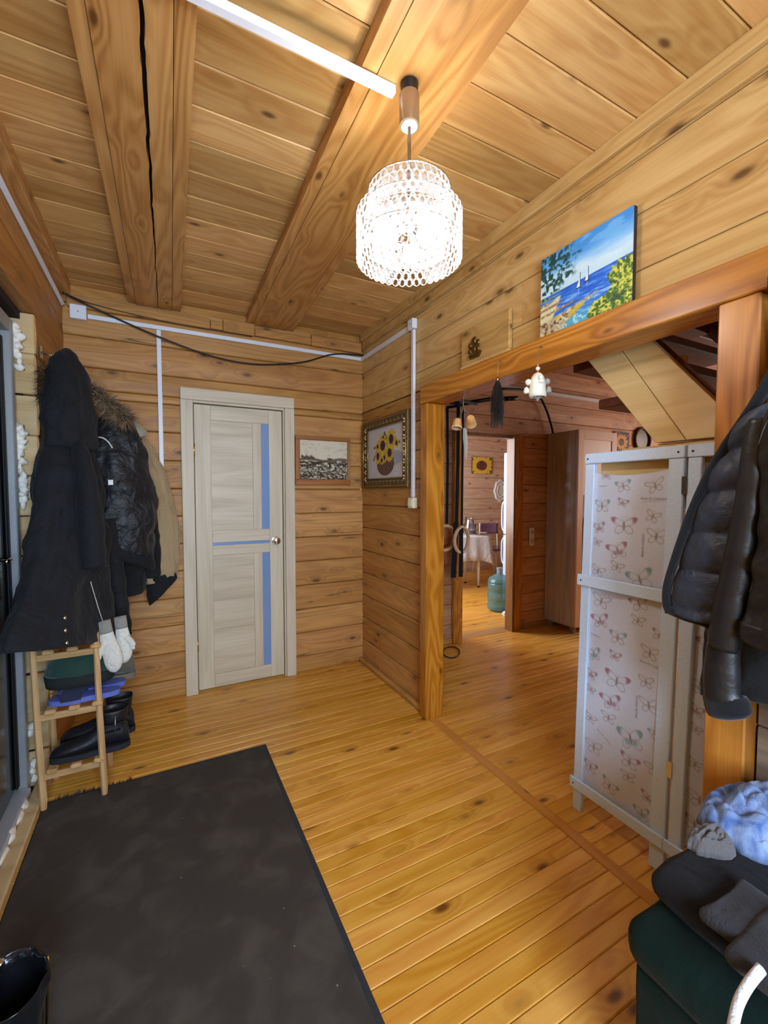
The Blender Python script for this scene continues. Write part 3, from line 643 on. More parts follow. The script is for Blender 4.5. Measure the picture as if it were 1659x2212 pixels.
# ================================================================== ELECTRICS
PVC = plain('white_pvc', 'e2e4ea', 0.4, 0, 0.02); IVORY = plain('ivory_plastic', 'e6dfc0', 0.4, 0, 0.02)
def conduit(lo, hi, label): return tag(box('cable_duct', lo, hi, PVC, None, 0.002), label, 'cable duct')
conduit((-0.12, 1.133, 2.526), (0.632, 1.158, 2.5495), 'white cable duct crossing the ceiling beams to the chandelier')
conduit((-0.352, 3.146, 2.414), (1.462, 3.164, 2.440), 'long white cable duct along the top of the back wall')
conduit((0.010, 3.146, 1.415), (0.036, 3.164, 2.412), 'white cable duct running down the wall between coats and beige door')
conduit((1.436, 2.40, 2.412), (1.455, 3.143, 2.440), 'short white cable duct on the partition near the ceiling corner')
conduit((1.436, 2.352, 1.345), (1.455, 2.378, 2.398), 'white vertical cable duct over the right edge of the sunflower frame')
ld = tubemesh([Vector((-0.470, YF + 0.2, 2.462)), Vector((-0.470, 3.10, 2.462))], 0.014, 4)
tag(mk('cable_duct', me_from('duct', *ld), PVC), 'white cable duct running along the top of the left wall', 'cable duct')
def jbox(lo, hi, label):
    t = thing('junction_box', label, 'junction box', ((lo[0] + hi[0]) / 2, (lo[1] + hi[1]) / 2, lo[2]))
    box('body', lo, hi, PVC, t, 0.004); c = [(lo[i] + hi[i]) / 2 for i in range(3)]
    return t, c
t, c = jbox((-0.438, 3.125, 2.398), (-0.356, 3.164, 2.480), 'square white junction box in the left ceiling corner')
lathe('screw', [(0.003, 0), (0.003, 0.002)], plain('dark_screw', '404040', 0.4, 0.8), t, (c[0], 3.125, c[2]), (PI / 2, 0, 0), 10)
t, c = jbox((1.420, 2.335, 2.400), (1.456, 2.398, 2.462), 'small white junction box on the partition above the sunflower frame')
lathe('screw', [(0.003, 0), (0.003, 0.002)], plain('dark_screw', '404040', 0.4, 0.8), t, (1.420, c[1], c[2]), (0, -PI / 2, 0), 10)
def switch(lo, hi, mat, label, ax):
    t = thing('light_switch', label, 'switch', ((lo[0] + hi[0]) / 2, (lo[1] + hi[1]) / 2, lo[2])); box('body', lo, hi, mat, t, 0.004)
    a, b = list(lo), list(hi); a[2] += 0.012; b[2] -= 0.012; o = 1 - ax; a[o] += 0.008; b[o] -= 0.008; b[ax] = lo[ax] - 0.0005; a[ax] = lo[ax] - 0.006
    box('rocker', a, b, mat, t, 0.002)
switch((0.012, 3.135, 1.352), (0.050, 3.164, 1.412), PVC, 'small white switch on the wall beside the hanging beige coat', 1)
switch((1.420, 2.325, 1.275), (1.456, 2.388, 1.343), IVORY, 'ivory switch below the sunflower frame at the end of the duct', 0)
# black cable drooping across the back wall
cp = [(-0.455, 3.05, 2.505), (-0.32, 3.125, 2.475), (0.02, 3.12, 2.36), (0.33, 3.125, 2.287), (0.62, 3.13, 2.272), (0.95, 3.13, 2.33), (1.20, 3.13, 2.425), (1.45, 3.13, 2.455)]
tag(tube('black_cable', cat_rom(cp, 8), 0.0055, plain('cable_black', '15110f', 0.5)), 'thin black cable sagging across the back wall above the door', 'cable')
tag(tube('black_cable', cat_rom([(-0.462, 3.07, 2.512), (-0.30, 3.13, 2.494), (0.10, 3.131, 2.464), (0.6, 3.131, 2.460)], 8), 0.003, plain('cable_brown', '3a2414', 0.5)), 'thin brown cord lying just above the long duct', 'cable')

# ================================================================== PICTURES
PAINT = vcol('oil_paint', 0.55, 0.25)
def px_img(h, w_): return np.zeros((h, w_, 3)), np.linspace(0, 1, h)[:, None] * np.ones((1, w_)), np.linspace(0, 1, w_)[None] * np.ones((h, 1))
def sm(a, b, x): t = np.clip((x - a) / (b - a), 0, 1); return t * t * (3 - 2 * t)
# --- seascape on the header
h, w_ = 210, 250
im, v, u = px_img(h, w_)
n1 = vnoise(h, w_, 5, 16, 1); n2 = vnoise(h, w_, 30, 30, 2, 3); n3 = vnoise(h, w_, 8, 60, 3, 3)
im[:] = rgb('4a95dc'); blend(im, sm(0.10, 0.30, v + 0.12 * (n1 - .5) + 0.05 * u), '8cc4ee'); blend(im, sm(0.45, 0.6, n1) * sm(0.4, 0.05, v), '6fb2ea')
blend(im, sm(0.20, 0.36, v + 0.14 * (n1 - .5) - 0.02 * u), 'cfe6ee'); blend(im, sm(0.34, 0.46, v + .1 * (n1 - .5)), 'c4e0ea')
hor = 0.47 + 0.035 * (1 - u)
sea = sm(hor - 0.006, hor + 0.006, v); seac = np.zeros_like(im); seac[:] = rgb('2a5fc4')
blend(seac, sm(0.35, 0.75, n3), '4f8be0'); blend(seac, sm(0.55, 0.75, n3) * sm(.5, .75, v), '9cc8ee'); blend(seac, sm(0.70, 0.98, v) * 0.85, '62b6c4'); blend(seac, sm(0.55, 0.7, n2) * sm(.75, .9, v), 'a8dce0')
im[:] = im * (1 - sea[..., None]) + seac * sea[..., None]
blend(im, sm(0.03, 0.0, np.abs(v - hor)) * 0.5 * sea, '1f46ac')
# left shore: green spit, sand and rocks
sp = sm(0.0, 0.02, v - (0.50 + 0.10 * u)) * sm(0.0, 0.05, (0.575 - 0.10 * u) - v) * sm(0.36, 0.28, u); blend(im, sp, 'a8b83a')
sh = sm(0.0, 0.03, v - (0.565 + 0.03 * np.sin(u * 20)) - 0.02 * u) * sm(0.03, 0.0, u - (0.24 - 0.42 * (v - 0.57))); blend(im, sh, 'd8d0a0')
for y0, ln, th in ((0.66, 0.30, 0.022), (0.735, 0.46, 0.02), (0.60, 0.20, 0.018)):
    k = sm(th, th * 0.4, np.abs(v - (y0 - 0.10 * u) + 0.02 * (n2 - .5))) * sm(ln, ln - 0.12, u + .1 * (n2 - .5)); blend(im, k, '9a7a58'); blend(im, k * sm(.5, .6, n2), 'c8b48a')
rk = sm(0.0, 0.05, v - (0.80 - 0.18 * u + 0.0)) * sm(0.04, -0.02, u - (0.62 - 1.6 * (v - 0.72)) - 0.06 * (n2 - .5)); blend(im, rk, 'b8a27c'); blend(im, rk * sm(.45, .6, n2), 'd6cca2'); blend(im, rk * sm(.55, .7, vnoise(h, w_, 26, 26, 9)), '6a4c38')
blend(im, rk * sm(.6, .7, vnoise(h, w_, 9, 9, 19)), 'c8b040')
# dark olive branches upper left
lf = vnoise(h, w_, 34, 26, 5, 2); tm = sm(0.55, 0.30, np.sqrt((u * 1.15) ** 2 + ((v - 0.22) * 1.35) ** 2) + 0.3 * (n1 - .5)); blend(im, tm * sm(.42, .56, lf), '35605e'); blend(im, tm * sm(.56, .64, lf), '274640')
# yellow green bushes right
for cx, cy, rx, ry in ((0.93, 0.62, 0.16, 0.14), (0.86, 0.62, 0.10, 0.10), (0.98, 0.80, 0.20, 0.14), (0.74, 0.92, 0.17, 0.12), (0.95, 0.95, 0.16, 0.12), (0.86, 0.80, 0.10, 0.10)):
    d = ((u - cx) / rx) ** 2 + ((v - cy) / ry) ** 2 + 1.1 * (n2 - .5)
    k = sm(1.05, 0.85, d); lf2 = vnoise(h, w_, 44, 40, int(cx * 100), 2)
    blend(im, k, '4a6a34'); blend(im, k * sm(.40, .55, lf2 + 0.25 * (cy - v)), '9aa838'); blend(im, k * sm(.52, .66, lf2 + 0.3 * (cy - v)), 'd4d060'); blend(im, k * sm(.5, .62, vnoise(h, w_, 12, 12, 77)) * sm(-.02, .1, v - cy), '2f4a3a')
# two sailing boats
for bx, by, s in ((0.475, 0.565, 0.105), (0.565, 0.53, 0.095)):
    t = np.clip((by - v) / s, 0, 1); inside = (v < by) & (v > by - s)
    blend(im, (inside & (u < bx) & (u > bx - 0.035 * (1 - t))).astype(float), 'f4f2e8'); blend(im, ((np.abs(u - bx - .004) < 0.004) & (v < by + .01) & (v > by - s - 0.06)).astype(float) * .8, '38485c'); blend(im, sm(.012, .006, np.abs(v - by - 0.008)) * sm(.035, .025, np.abs(u - bx + .008)), '2a4668')
    blend(im, sm(0.006, 0.002, np.abs(u - bx + .01)) * sm(by + .11, by + .02, v) * sm(by, by + .02, v) * 0.6, 'e0ecf0')
pa, pb = onX(1166, 725, 1.425), onX(1364, 655, 1.425)
y0, y1, zb0, zt0 = pa.y, pb.y, 2.012, 2.335
p = thing('seascape_painting', 'unframed painting of blue sea with two white sails on the header beam', 'painting', (1.43, (y0 + y1) / 2, zb0))
box('canvas_block', (1.428, y1, zb0), (1.446, y0, zt0), plain('canvas_edge', '2c1c18', 0.8), p, 0.001)
canvas('painted_canvas', im, lambda u, v: (1.4275, y0 + (y1 - y0) * u, zt0 + (zb0 - zt0) * v), PAINT, p)
# --- wooden plaque with brass ship
pa, pb, pc = onX(998, 778, 1.435), onX(1101, 672, 1.435), onX(1101, 737, 1.435)
p = thing('ship_plaque', 'wooden plaque with a small brass sailing ship on the header', 'plaque', (1.44, (pa.y + pb.y) / 2, 2.012))
box('board', (1.432, pb.y, 2.035), (1.452, pa.y, 2.215), wood('plaque_wood', 'c9a468', 'b48a50', '805428', 0.5, 'Y', 0.9, 0, 14), p, 0.002)
box('foot_strip', (1.425, pb.y, 2.0115), (1.455, pa.y, 2.034), W_part('Y'), p, 0.002)
BR = plain('dark_brass', '7a5c2c', 0.35, 0.9, 0.15, 80)
sy_, sz_ = pa.y - 0.115, 2.05
hull = prism('hull', [(-0.045, 0), (-0.03, -0.02), (0.03, -0.02), (0.05, 0.004), (0.0, -0.002)], -0.006, 0.006, BR, None); hull.rotation_euler = (PI / 2, 0, -PI / 2); hull.location = (1.424, sy_, sz_ + 0.022); attach(hull, p)
for dy, hh, ww in ((0.03, 0.06, 0.02), (0.0, 0.085, 0.026), (-0.03, 0.062, 0.02)):
    tube('mast', [(1.424, sy_ + dy, sz_ + 0.02), (1.424, sy_ + dy, sz_ + 0.025 + hh)], 0.0016, BR, p, 6)
    for q in range(2):
        za, zb1 = sz_ + 0.028 + hh * 0.48 * q, sz_ + 0.028 + hh * 0.48 * (q + 0.85)
        sheet('sail', [(1.420, sy_ + dy + ww * .5, zb1), (1.415, sy_ + dy + ww * .6, (za + zb1) / 2), (1.420, sy_ + dy + ww * .55, za)], [(1.420, sy_ + dy - ww * .5, zb1), (1.415, sy_ + dy - ww * .6, (za + zb1) / 2), (1.420, sy_ + dy - ww * .55, za)], BR, p, 5, 5, 0.004, 0.002)
# --- sunflower picture in an ornate frame
fy0, fy1, fz0, fz1 = 3.085, 2.405, 1.408, 1.915   # outer (far, near)
p = thing('framed_picture', 'sunflower basket picture in an ornate dark gold frame', 'picture', (1.45, (fy0 + fy1) / 2, fz0))
def ornate_mat():
    m = plain('antique_gold', '6a5636', 0.42, 0.65, 0.35, 120, 0.5); return m
OG = ornate_mat(); GL = plain('bright_gilt', 'b8964e', 0.3, 0.85, 0.1)
def mitre(name, prof, corners, mat, parent):
    """frame side: profile (inset, height) swept along one side with mitred ends; corners a,b + inward dirs"""
    a, b, ia, ib = [Vector(q) for q in corners]; V = []; n = len(prof)
    for c, i in ((a, ia), (b, ib)):
        for s, hh in prof: V.append(c + i * s + Vector((-hh, 0, 0)))
    Fc = [tuple(range(n)), tuple(range(2 * n - 1, n - 1, -1))] + [(k, k + n, (k + 1) % n + n, (k + 1) % n) for k in range(n)]
    me = me_from(name, V, Fc); bm = bmesh.new(); bm.from_mesh(me); bmesh.ops.recalc_face_normals(bm, faces=bm.faces); bm.to_mesh(me); bm.free()
    return mk(name, me, mat, parent)
X0 = 1.4555
cs = [(X0, fy0, fz1), (X0, fy1, fz1), (X0, fy1, fz0), (X0, fy0, fz0)]; ins = [(0, -1, -1), (0, 1, -1), (0, 1, 1), (0, -1, 1)]
FPR = [(0, 0), (0, 0.022), (0.006, 0.030), (0.016, 0.033), (0.030, 0.030), (0.058, 0.020), (0.066, 0.020), (0.070, 0.010), (0.070, 0)]
for k in range(4): mitre('frame_side', FPR, (cs[k], cs[(k + 1) % 4], ins[k], ins[(k + 1) % 4]), OG, p)
for k in range(4):
    i0, i1 = [Vector(q) for q in (ins[k], ins[(k + 1) % 4])]
    for nm, d0, hgt, rr in (('gilt_bead', 0.015, 0.034, 0.0038), ('gilt_bead', 0.069, 0.0215, 0.0032)):
        tube(nm, [Vector(cs[k]) + i0 * d0 - Vector((hgt, 0, 0)), Vector(cs[(k + 1) % 4]) + i1 * d0 - Vector((hgt, 0, 0))], rr, GL, p, 8)
    a, b = Vector(cs[k]) + i0 * 0.042, Vector(cs[(k + 1) % 4]) + i1 * 0.042; nn = int((b - a).length / 0.052); V = []; Fc = []
    for q in range(nn):
        c = a.lerp(b, (q + .5) / nn) - Vector((0.026, 0, 0)); dr_ = (b - a).normalized(); pr = Vector((1, 0, 0)).cross(dr_)
        for (s0, s1, sg) in ((-0.010, 0.005, 1), (0.010, 0.005, 1), (0, -0.009, 1)):
            b0 = len(V); c2 = c + dr_ * s0 + pr * s1
            V += [c2 + dr_ * 0.011 * math.cos(t * PI / 3) + pr * 0.007 * math.sin(t * PI / 3) for t in range(6)] + [c2 - Vector((0.010, 0, 0))]
            Fc += [(b0 + t, b0 + (t + 1) % 6, b0 + 6) for t in range(6)]
    mk('leaf_ornament', me_from('leaf_ornament', V, Fc), plain('worn_gilt', '9a8660', 0.4, 0.6, 0.3, 150), p)['kind'] = 'stuff'
h, w_ = 140, 190; im, v, u = px_img(h, w_); im[:] = rgb('c9c4c4'); im += 0.05 * (vnoise(h, w_, 20, 20, 4)[..., None] - .5)
nz_ = vnoise(h, w_, 40, 40, 8)
asp = 0.70
def flower(cx, cy, r, ang=0, sq=1.0, petals=15):
    dx, dy = (u - cx) / sq, (v - cy) * asp; d = np.hypot(dx, dy); a = np.arctan2(dy, dx) + ang
    rr = r * (0.78 + 0.22 * np.abs(np.cos(a * petals / 2))); blend(im, sm(rr, rr * 0.9, d), 'd8b440'); blend(im, sm(rr, rr * 0.9, d) * sm(.5, .65, nz_), 'b88a20'); blend(im, sm(r * .46, r * .40, d), '34244a'); blend(im, sm(r * .22, r * .15, d), '20182e')
blend(im, sm(1.0, 0.8, ((u - 0.75) / 0.22) ** 2 + ((v - 0.62) / 0.14) ** 2) * 0.7, '8f97ac')
bk = ((u - 0.50) / 0.24) ** 2 + ((v - 0.72) / 0.22) ** 2; blend(im, sm(1.02, .94, bk) * (v > 0.6), '7a5a4a'); blend(im, sm(1.02, .94, bk) * (v > 0.6) * (np.sin(u * 90 + np.round(v * 22) * PI) > 0.2), '4e382e')
for x0, y0_, x1, y1_ in ((0.42, 0.35, 0.48, 0.12), (0.48, 0.12, 0.60, 0.36), (0.18, 0.38, 0.32, 0.34), (0.78, 0.28, 0.88, 0.36), (0.16, 0.62, 0.26, 0.44), (0.30, .75, .34, .60)):
    t = np.clip(((u - x0) * (x1 - x0) + (v - y0_) * (y1_ - y0_)) / ((x1 - x0) ** 2 + (y1_ - y0_) ** 2), 0, 1); d = np.hypot(u - x0 - t * (x1 - x0), (v - y0_ - t * (y1_ - y0_)) * asp); blend(im, sm(0.02, 0.012, d), '54502e')
for f in ((0.66, 0.27, 0.15, 0.2, 0.9), (0.43, 0.36, 0.16, 0.5, 1), (0.29, 0.55, 0.12, 0, .85), (0.62, 0.52, 0.13, .3, 1), (0.28, 0.36, 0.07, 0, 1), (0.47, 0.60, 0.08, 0, 1), (0.40, 0.64, 0.07, .4, 1), (0.80, 0.36, 0.07, 0, 1), (0.44, 0.20, 0.05, 0, 1)): flower(*f)
canvas('picture', im, lambda u, v: (1.444, fy0 - 0.066 + (fy1 - fy0 + 0.132) * u, fz1 - 0.066 + (fz0 - fz1 + 0.132) * v), vcol('print_paper', 0.5, 0.05), p)
# --- birch bark landscape on a wooden panel
xa, xb, za, zb = 0.905, 1.345, 1.432, 1.800
p = thing('bark_picture', 'dark and cream landscape picture in a wooden frame beside the door', 'picture', ((xa + xb) / 2, 3.15, za))
FW = wood('picture_frame_wood', 'b87c44', '9c6232', '6e3e1c', 0.45, 'X', 0.2, 0.03, 16, 0.1)
FWZ = wood('picture_frame_wood', 'b87c44', '9c6232', '6e3e1c', 0.45, 'Z', 0.2, 0.03, 16, 0.1)
box('back_board', (xa + .01, 3.152, za + .01), (xb - .01, 3.164, zb - .01), FW, p, 0.001)
for z0, z1 in ((za, za + 0.040), (zb - 0.028, zb)): box('frame_side', (xa, 3.142, z0), (xb, 3.164, z1), FW, p, 0.003)
for x0, x1 in ((xa, xa + 0.032), (xb - 0.022, xb)): box('frame_side', (x0, 3.1425, za + .0405), (x1, 3.164, zb - .0285), FWZ, p, 0.003)
h, w_ = 110, 150; im, v, u = px_img(h, w_); im[:] = rgb('d9cdb4'); a1 = vnoise(h, w_, 14, 40, 11, 3); a2 = vnoise(h, w_, 30, 60, 12, 2); a3 = vnoise(h, w_, 10, 5, 14, 3)
blend(im, sm(.55, .75, a1) * sm(.55, .3, v) * .5, 'a8987c')
blend(im, sm(0.50, 0.54, v + .06 * (a3 - .5)) * sm(.42, .52, a1), '4a3c2e'); blend(im, sm(0.52, .6, v) * sm(.5, .6, a2), '2e241c'); blend(im, sm(.6, .75, v) * sm(.55, .62, a1) * .8, 'd4c4a4'); blend(im, sm(.75, .9, v) * sm(.4, .5, a2), '3a2e22')
blend(im, sm(.05, .02, np.abs(v - 0.50 + .03 * np.sin(u * 9))) * .8, '5a4836')
for k in range(9): blend(im, sm(.03, .012, np.abs(u - (.04 + .03 * k)) + .4 * np.abs(v - .42 - .02 * (k % 3))) * .9, '4a3a2a')
blend(im, sm(.08, .03, np.hypot(u - .62, (v - .47) * 2)), '4a3e30')
canvas('picture', im, lambda u, v: (xa + .036 + (xb - xa - .062) * u, 3.1505, zb - .032 + (za - zb + .076) * v), vcol('bark', 0.7, 0.3), p)

# ================================================================== MAT
def mat_material():
    m, nt, b = newmat('rubber_backed_mat'); tc = N(nt, 'ShaderNodeTexCoord'); L = nt.links.new
    n1 = N(nt, 'ShaderNodeTexNoise'); n1.inputs['Scale'].default_value = 7; n1.inputs['Detail'].default_value = 6; n1.inputs['Distortion'].default_value = 0.6
    n2 = N(nt, 'ShaderNodeTexNoise'); n2.inputs['Scale'].default_value = 420; n2.inputs['Detail'].default_value = 2
    n3 = N(nt, 'ShaderNodeTexVoronoi'); n3.inputs['Scale'].default_value = 17
    for n in (n1, n2, n3): L(tc.outputs['Object'], n.inputs['Vector'])
    r = N(nt, 'ShaderNodeMapRange', interpolation_type='SMOOTHSTEP'); L(n1.outputs[0], r.inputs[0]); r.inputs[1].default_value = 0.42; r.inputs[2].default_value = 0.72
    c = mixc(nt, r.outputs[0], lin('413b36'), lin('554f48')); c = mixc(nt, math_n(nt, 'MULTIPLY', n2.outputs[0], 0.5), c, lin('2c2825'))
    sp = math_n(nt, 'LESS_THAN', n3.outputs['Distance'], 0.045); n4 = N(nt, 'ShaderNodeTexNoise'); n4.inputs['Scale'].default_value = 4; L(tc.outputs['Object'], n4.inputs['Vector'])
    c = mixc(nt, math_n(nt, 'MULTIPLY', sp, math_n(nt, 'GREATER_THAN', n4.outputs[0], 0.54)), c, lin('8a8478'))
    L(c, b.inputs['Base Color']); b.inputs['Roughness'].default_value = 0.85; b.inputs['Specular IOR Level'].default_value = 0.25
    bp = N(nt, 'ShaderNodeBump'); bp.inputs['Strength'].default_value = 0.5; bp.inputs['Distance'].default_value = 0.002; L(n2.outputs[0], bp.inputs['Height']); L(bp.outputs[0], b.inputs['Normal'])
    return m
mt = thing('door_mat', 'large dark grey entrance mat on the plank floor', 'mat', (0.0, 1.3, 0))
MX0, MX1, MY0, MY1 = -0.478, 0.491, 0.25, 2.335
MM = mat_material(); RUB = plain('mat_rubber_edge', '2a2d31', 0.7, 0, 0.1, 80, 0.2)
box('rubber_base', (MX0, MY0, 0.0), (MX1, MY1, 0.0045), RUB, mt, 0.002)
box('pile', (MX0 + 0.006, MY0 + 0.02, 0.0046), (MX1 - 0.020, MY1 - 0.016, 0.0095), MM, mt, 0.0015)
# frayed fringe near the rack
V, Fc = [], []; rg = random.Random(5)
for i in range(90):
    x = -0.44 + 0.30 * rg.random(); l = 0.012 + 0.025 * rg.random(); dx = 0.012 * (rg.random() - .5); b0 = len(V)
    V += [(x, MY1 - 0.005, 0.006), (x + 0.003, MY1 - 0.005, 0.006), (x + 0.0015 + dx, MY1 + l, 0.004), (x + 0.0015, MY1 - 0.005, 0.009)]; Fc += [(b0, b0 + 1, b0 + 2), (b0, b0 + 2, b0 + 3), (b0 + 1, b0 + 3, b0 + 2), (b0, b0 + 3, b0 + 1)]
mk('fringe', me_from('fringe', V, Fc), plain('fringe_fibre', '4a453e', 0.9), mt)['kind'] = 'stuff'

# ================================================================== SHOE RACK AND SHOES
rk = thing('shoe_rack', 'small slatted wooden shoe rack under the hanging black coats', 'shoe rack', (-0.36, 2.39, 0))
RX0, RX1, RY0, RY1 = -0.462, -0.252, 2.262, 2.52
def upright(x, y, h, lean):
    tube('upright', [(x, y, 0.0096 if y < 2.33 else 0.0), (x, y, 0.05), (x + lean, y + 0.004, h * .5), (x + lean * 1.6, y, h)], [0.011, 0.014, 0.013, 0.0115], W_rack('Z'), rk, 6, 0.7, smooth=False)
upright(RX0 - 0.004, RY0 + 0.012, 0.725, -0.012); upright(RX1 + 0.008, RY0 + 0.004, 0.755, -0.010); upright(RX0 - 0.004, RY1, 0.725, -0.008); upright(RX1 + 0.008, RY1, 0.755, -0.008)
LEV = (0.672, 0.412, 0.152)
for z in LEV:
    for y in (RY0 + 0.02, RY1 - 0.02):
        box('rail', (RX0 - 0.012, y - 0.009, z - 0.016), (RX1 + 0.006, y + 0.009, z + 0.012), W_rack('X'), rk, 0.003)
    for k in range(3):
        x = RX0 + 0.010 + k * 0.085
        box('slat', (x, RY0 - 0.008, z + 0.0125), (x + 0.042, RY1 + 0.005, z + 0.034), W_rack('Y'), rk, 0.006)
LEATH = plain('black_boot_leather', '16151a', 0.5, 0, 0.15, 40, 0.2); SOLE = plain('black_sole', '1d1d20', 0.75, 0, 0.1, 60, 0.2)
def shoe(name, label, x0, y, z, L, H, shaft, m_up, m_so, wid=0.045, zip_=False, group=None, rot=0.0):
    """toe towards -X from x0 (toe tip) for length L; heel on the right; shaft = height of the ankle"""
    t = thing(name, label, 'shoe', (x0 + L / 2, y, z), group)
    rows = []
    for s, hh, ww in ((0.0, 0.012, 0.012), (0.04, 0.030, 0.030), (0.15, 0.046, 0.042), (0.32, 0.056, 0.046), (0.5, 0.075, 0.040), (0.62, 0.11, 0.036), (0.75, 0.125, 0.034), (0.9, 0.115, 0.033), (0.98, 0.08, 0.028), (1.0, 0.05, 0.016)):
        rows.append((s, hh * H, ww * wid / 0.045))
    V, Fc, seg = [], [], 20
    for s, hh, ww in rows:
        for k in range(seg):
            a = 2 * PI * k / seg; cz = math.sin(a); V.append((x0 + s * L, y + ww * math.cos(a) * (1 - 0.25 * max(0, cz)), z + 0.024 + max(0, hh * (0.5 + 0.5 * cz)) + 0.002 * noise.noise(Vector((s * 9, k, z * 5)))))
    for i in range(len(rows) - 1):
        for k in range(seg): Fc.append((i * seg + k, i * seg + (k + 1) % seg, (i + 1) * seg + (k + 1) % seg, (i + 1) * seg + k))
    Fc += [tuple(range(seg)), tuple((len(rows) - 1) * seg + k for k in range(seg - 1, -1, -1))]
    mk('upper', me_from('upper', V, Fc), m_up, t, smooth=True)
    pts = []
    for k in range(40):
        a = 2 * PI * k / 40; c, s = math.cos(a), math.sin(a); fx = 0.5 + 0.5 * c
        wv = wid * (0.95 - 0.25 * math.exp(-((fx - 0.6) / 0.16) ** 2)); pts.append((x0 - 0.004 + (L + 0.008) * fx, y + wv * math.copysign(abs(s) ** 0.7, s)))
    prism('sole', pts, z, z + 0.026, m_so, t)
    if shaft:
        cx = x0 + 0.78 * L
        loft('shaft', [(cx, y, z + 0.09 * H, 0.056, 0.040), (cx + .002, y, z + 0.13 * H + 0.02, 0.050, 0.038), (cx + .004, y, z + shaft * 0.7, 0.053, 0.042), (cx + .006, y, z + shaft, 0.056, 0.045), (cx + .006, y, z + shaft - 0.02, 0.048, 0.038)], m_up, t, 28, 0.01, 4, L * 7, 0.006, 20, 4)
        if zip_: tube('zip', [(cx + 0.012, y - 0.046, z + 0.07), (cx + 0.016, y - 0.046, z + shaft - 0.02)], 0.0022, plain('zip_metal', '9a9894', 0.3, 0.9), t, 6)
    return t
shoe('winter_boot', 'black ankle boot on the bottom shelf of the shoe rack', -0.445, 2.318, LEV[2] + 0.0345, 0.300, 1.05, 0.190, LEATH, SOLE, 0.047, True)
shoe('winter_boot', 'black boot at the back of the bottom shoe rack shelf', -0.43, 2.455, LEV[2] + 0.0345, 0.30, 1.05, 0.185, LEATH, SOLE, 0.047)
BLUEP = plain('blue_slipper', '5a68b4', 0.55, 0, 0.1); NAVY = cloth('navy_fabric', '20243a')
def slide(name, label, x0, y, z, L, m1, m2):
    t = thing(name, label, 'shoe', (x0 + L / 2, y, z)); pts = []
    for k in range(36):
        a = 2 * PI * k / 36; c, s = math.cos(a), math.sin(a); fx = .5 + .5 * c; pts.append((x0 + L * fx, y + (0.045 - 0.012 * math.exp(-((fx - .6) / .18) ** 2)) * math.copysign(abs(s) ** .75, s)))
    prism('sole', pts, z, z + 0.022, m1, t)
    sheet('strap', [(x0 + L * .18, y - 0.044, z + 0.02), (x0 + L * .3, y - 0.046, z + 0.02), (x0 + L * .46, y - 0.042, z + 0.02)], [(x0 + L * .18, y + 0.044, z + 0.02), (x0 + L * .3, y + 0.046, z + 0.02), (x0 + L * .46, y + 0.042, z + 0.02)], m2, t, 14, 8, 0.045, 0.005, normal=(0, 0, 1))
    return t
slide('slipper', 'blue rubber slipper on the middle shelf of the shoe rack', -0.445, 2.315, LEV[1] + 0.0345, 0.27, BLUEP, NAVY)
slide('slipper', 'second blue slipper further back on the middle rack shelf', -0.43, 2.406, LEV[1] + 0.0345, 0.27, BLUEP, NAVY)
GREEN = cloth('green_felt', '1d3b30')
t = thing('felt_slipper', 'dark green felt slipper lying above the blue slippers', 'shoe', (-0.33, 2.36, LEV[1] + 0.09))
loft('upper', [(-0.33 + 0.001, 2.36, LEV[1] + 0.1520, 0.135, 0.07), (-0.33, 2.36, LEV[1] + 0.1670, 0.135, 0.075), (-0.33, 2.365, LEV[1] + 0.2170, 0.11, 0.06), (-0.31, 2.365, LEV[1] + 0.2420, 0.05, 0.03)], GREEN, t, 32, 0.03, 4, 1.0, 0.012, 14, 4)
loft('sole', [(-0.33, 2.36, LEV[1] + 0.1040, 0.130, 0.085), (-0.33, 2.36, LEV[1] + 0.1520, 0.136, 0.080)], plain('felt_sole', '1a1f1c', 0.9), t, 32, 0, 4, 0, 0, 1, 2)
GREYB = cloth('grey_suede', '5d5648')
shoe('suede_shoe', 'grey brown suede shoe whose heel sticks out of the middle shelf', -0.360, 2.495, LEV[1] + 0.0345, 0.235, 0.95, 0.0, GREYB, plain('grey_sole', '6c675c', 0.8))

# ================================================================== COATS ON THE LEFT
BLKC = cloth('black_coat_cloth', '121317', 0.85, 7, 0.8, 0.15, 0.03, 0.2)
BLKN = cloth('black_nylon', '121317', 0.55, 11, 0.9, 0.05, 0.03, 0.2, 0.5)
CHAR = cloth('charcoal_cloth', '18181b', 0.85, 9, 0.7, 0.15, 0.05)
BEIGE = cloth('beige_cotton', 'a8906a', 0.85, 8, 0.7, 0.2, 0.2, 0.08)
hk = thing('coat_hook', 'metal coat hook on the left wall holding the black parka', 'hook', (-0.46, 2.56, 2.02)); box('plate', (-0.4755, 2.545, 2.0), (-0.470, 2.575, 2.06), CHROME, hk, 0.001); tube('prong', [(-0.47, 2.56, 2.03), (-0.43, 2.56, 2.02), (-0.415, 2.56, 2.045)], 0.005, CHROME, hk)
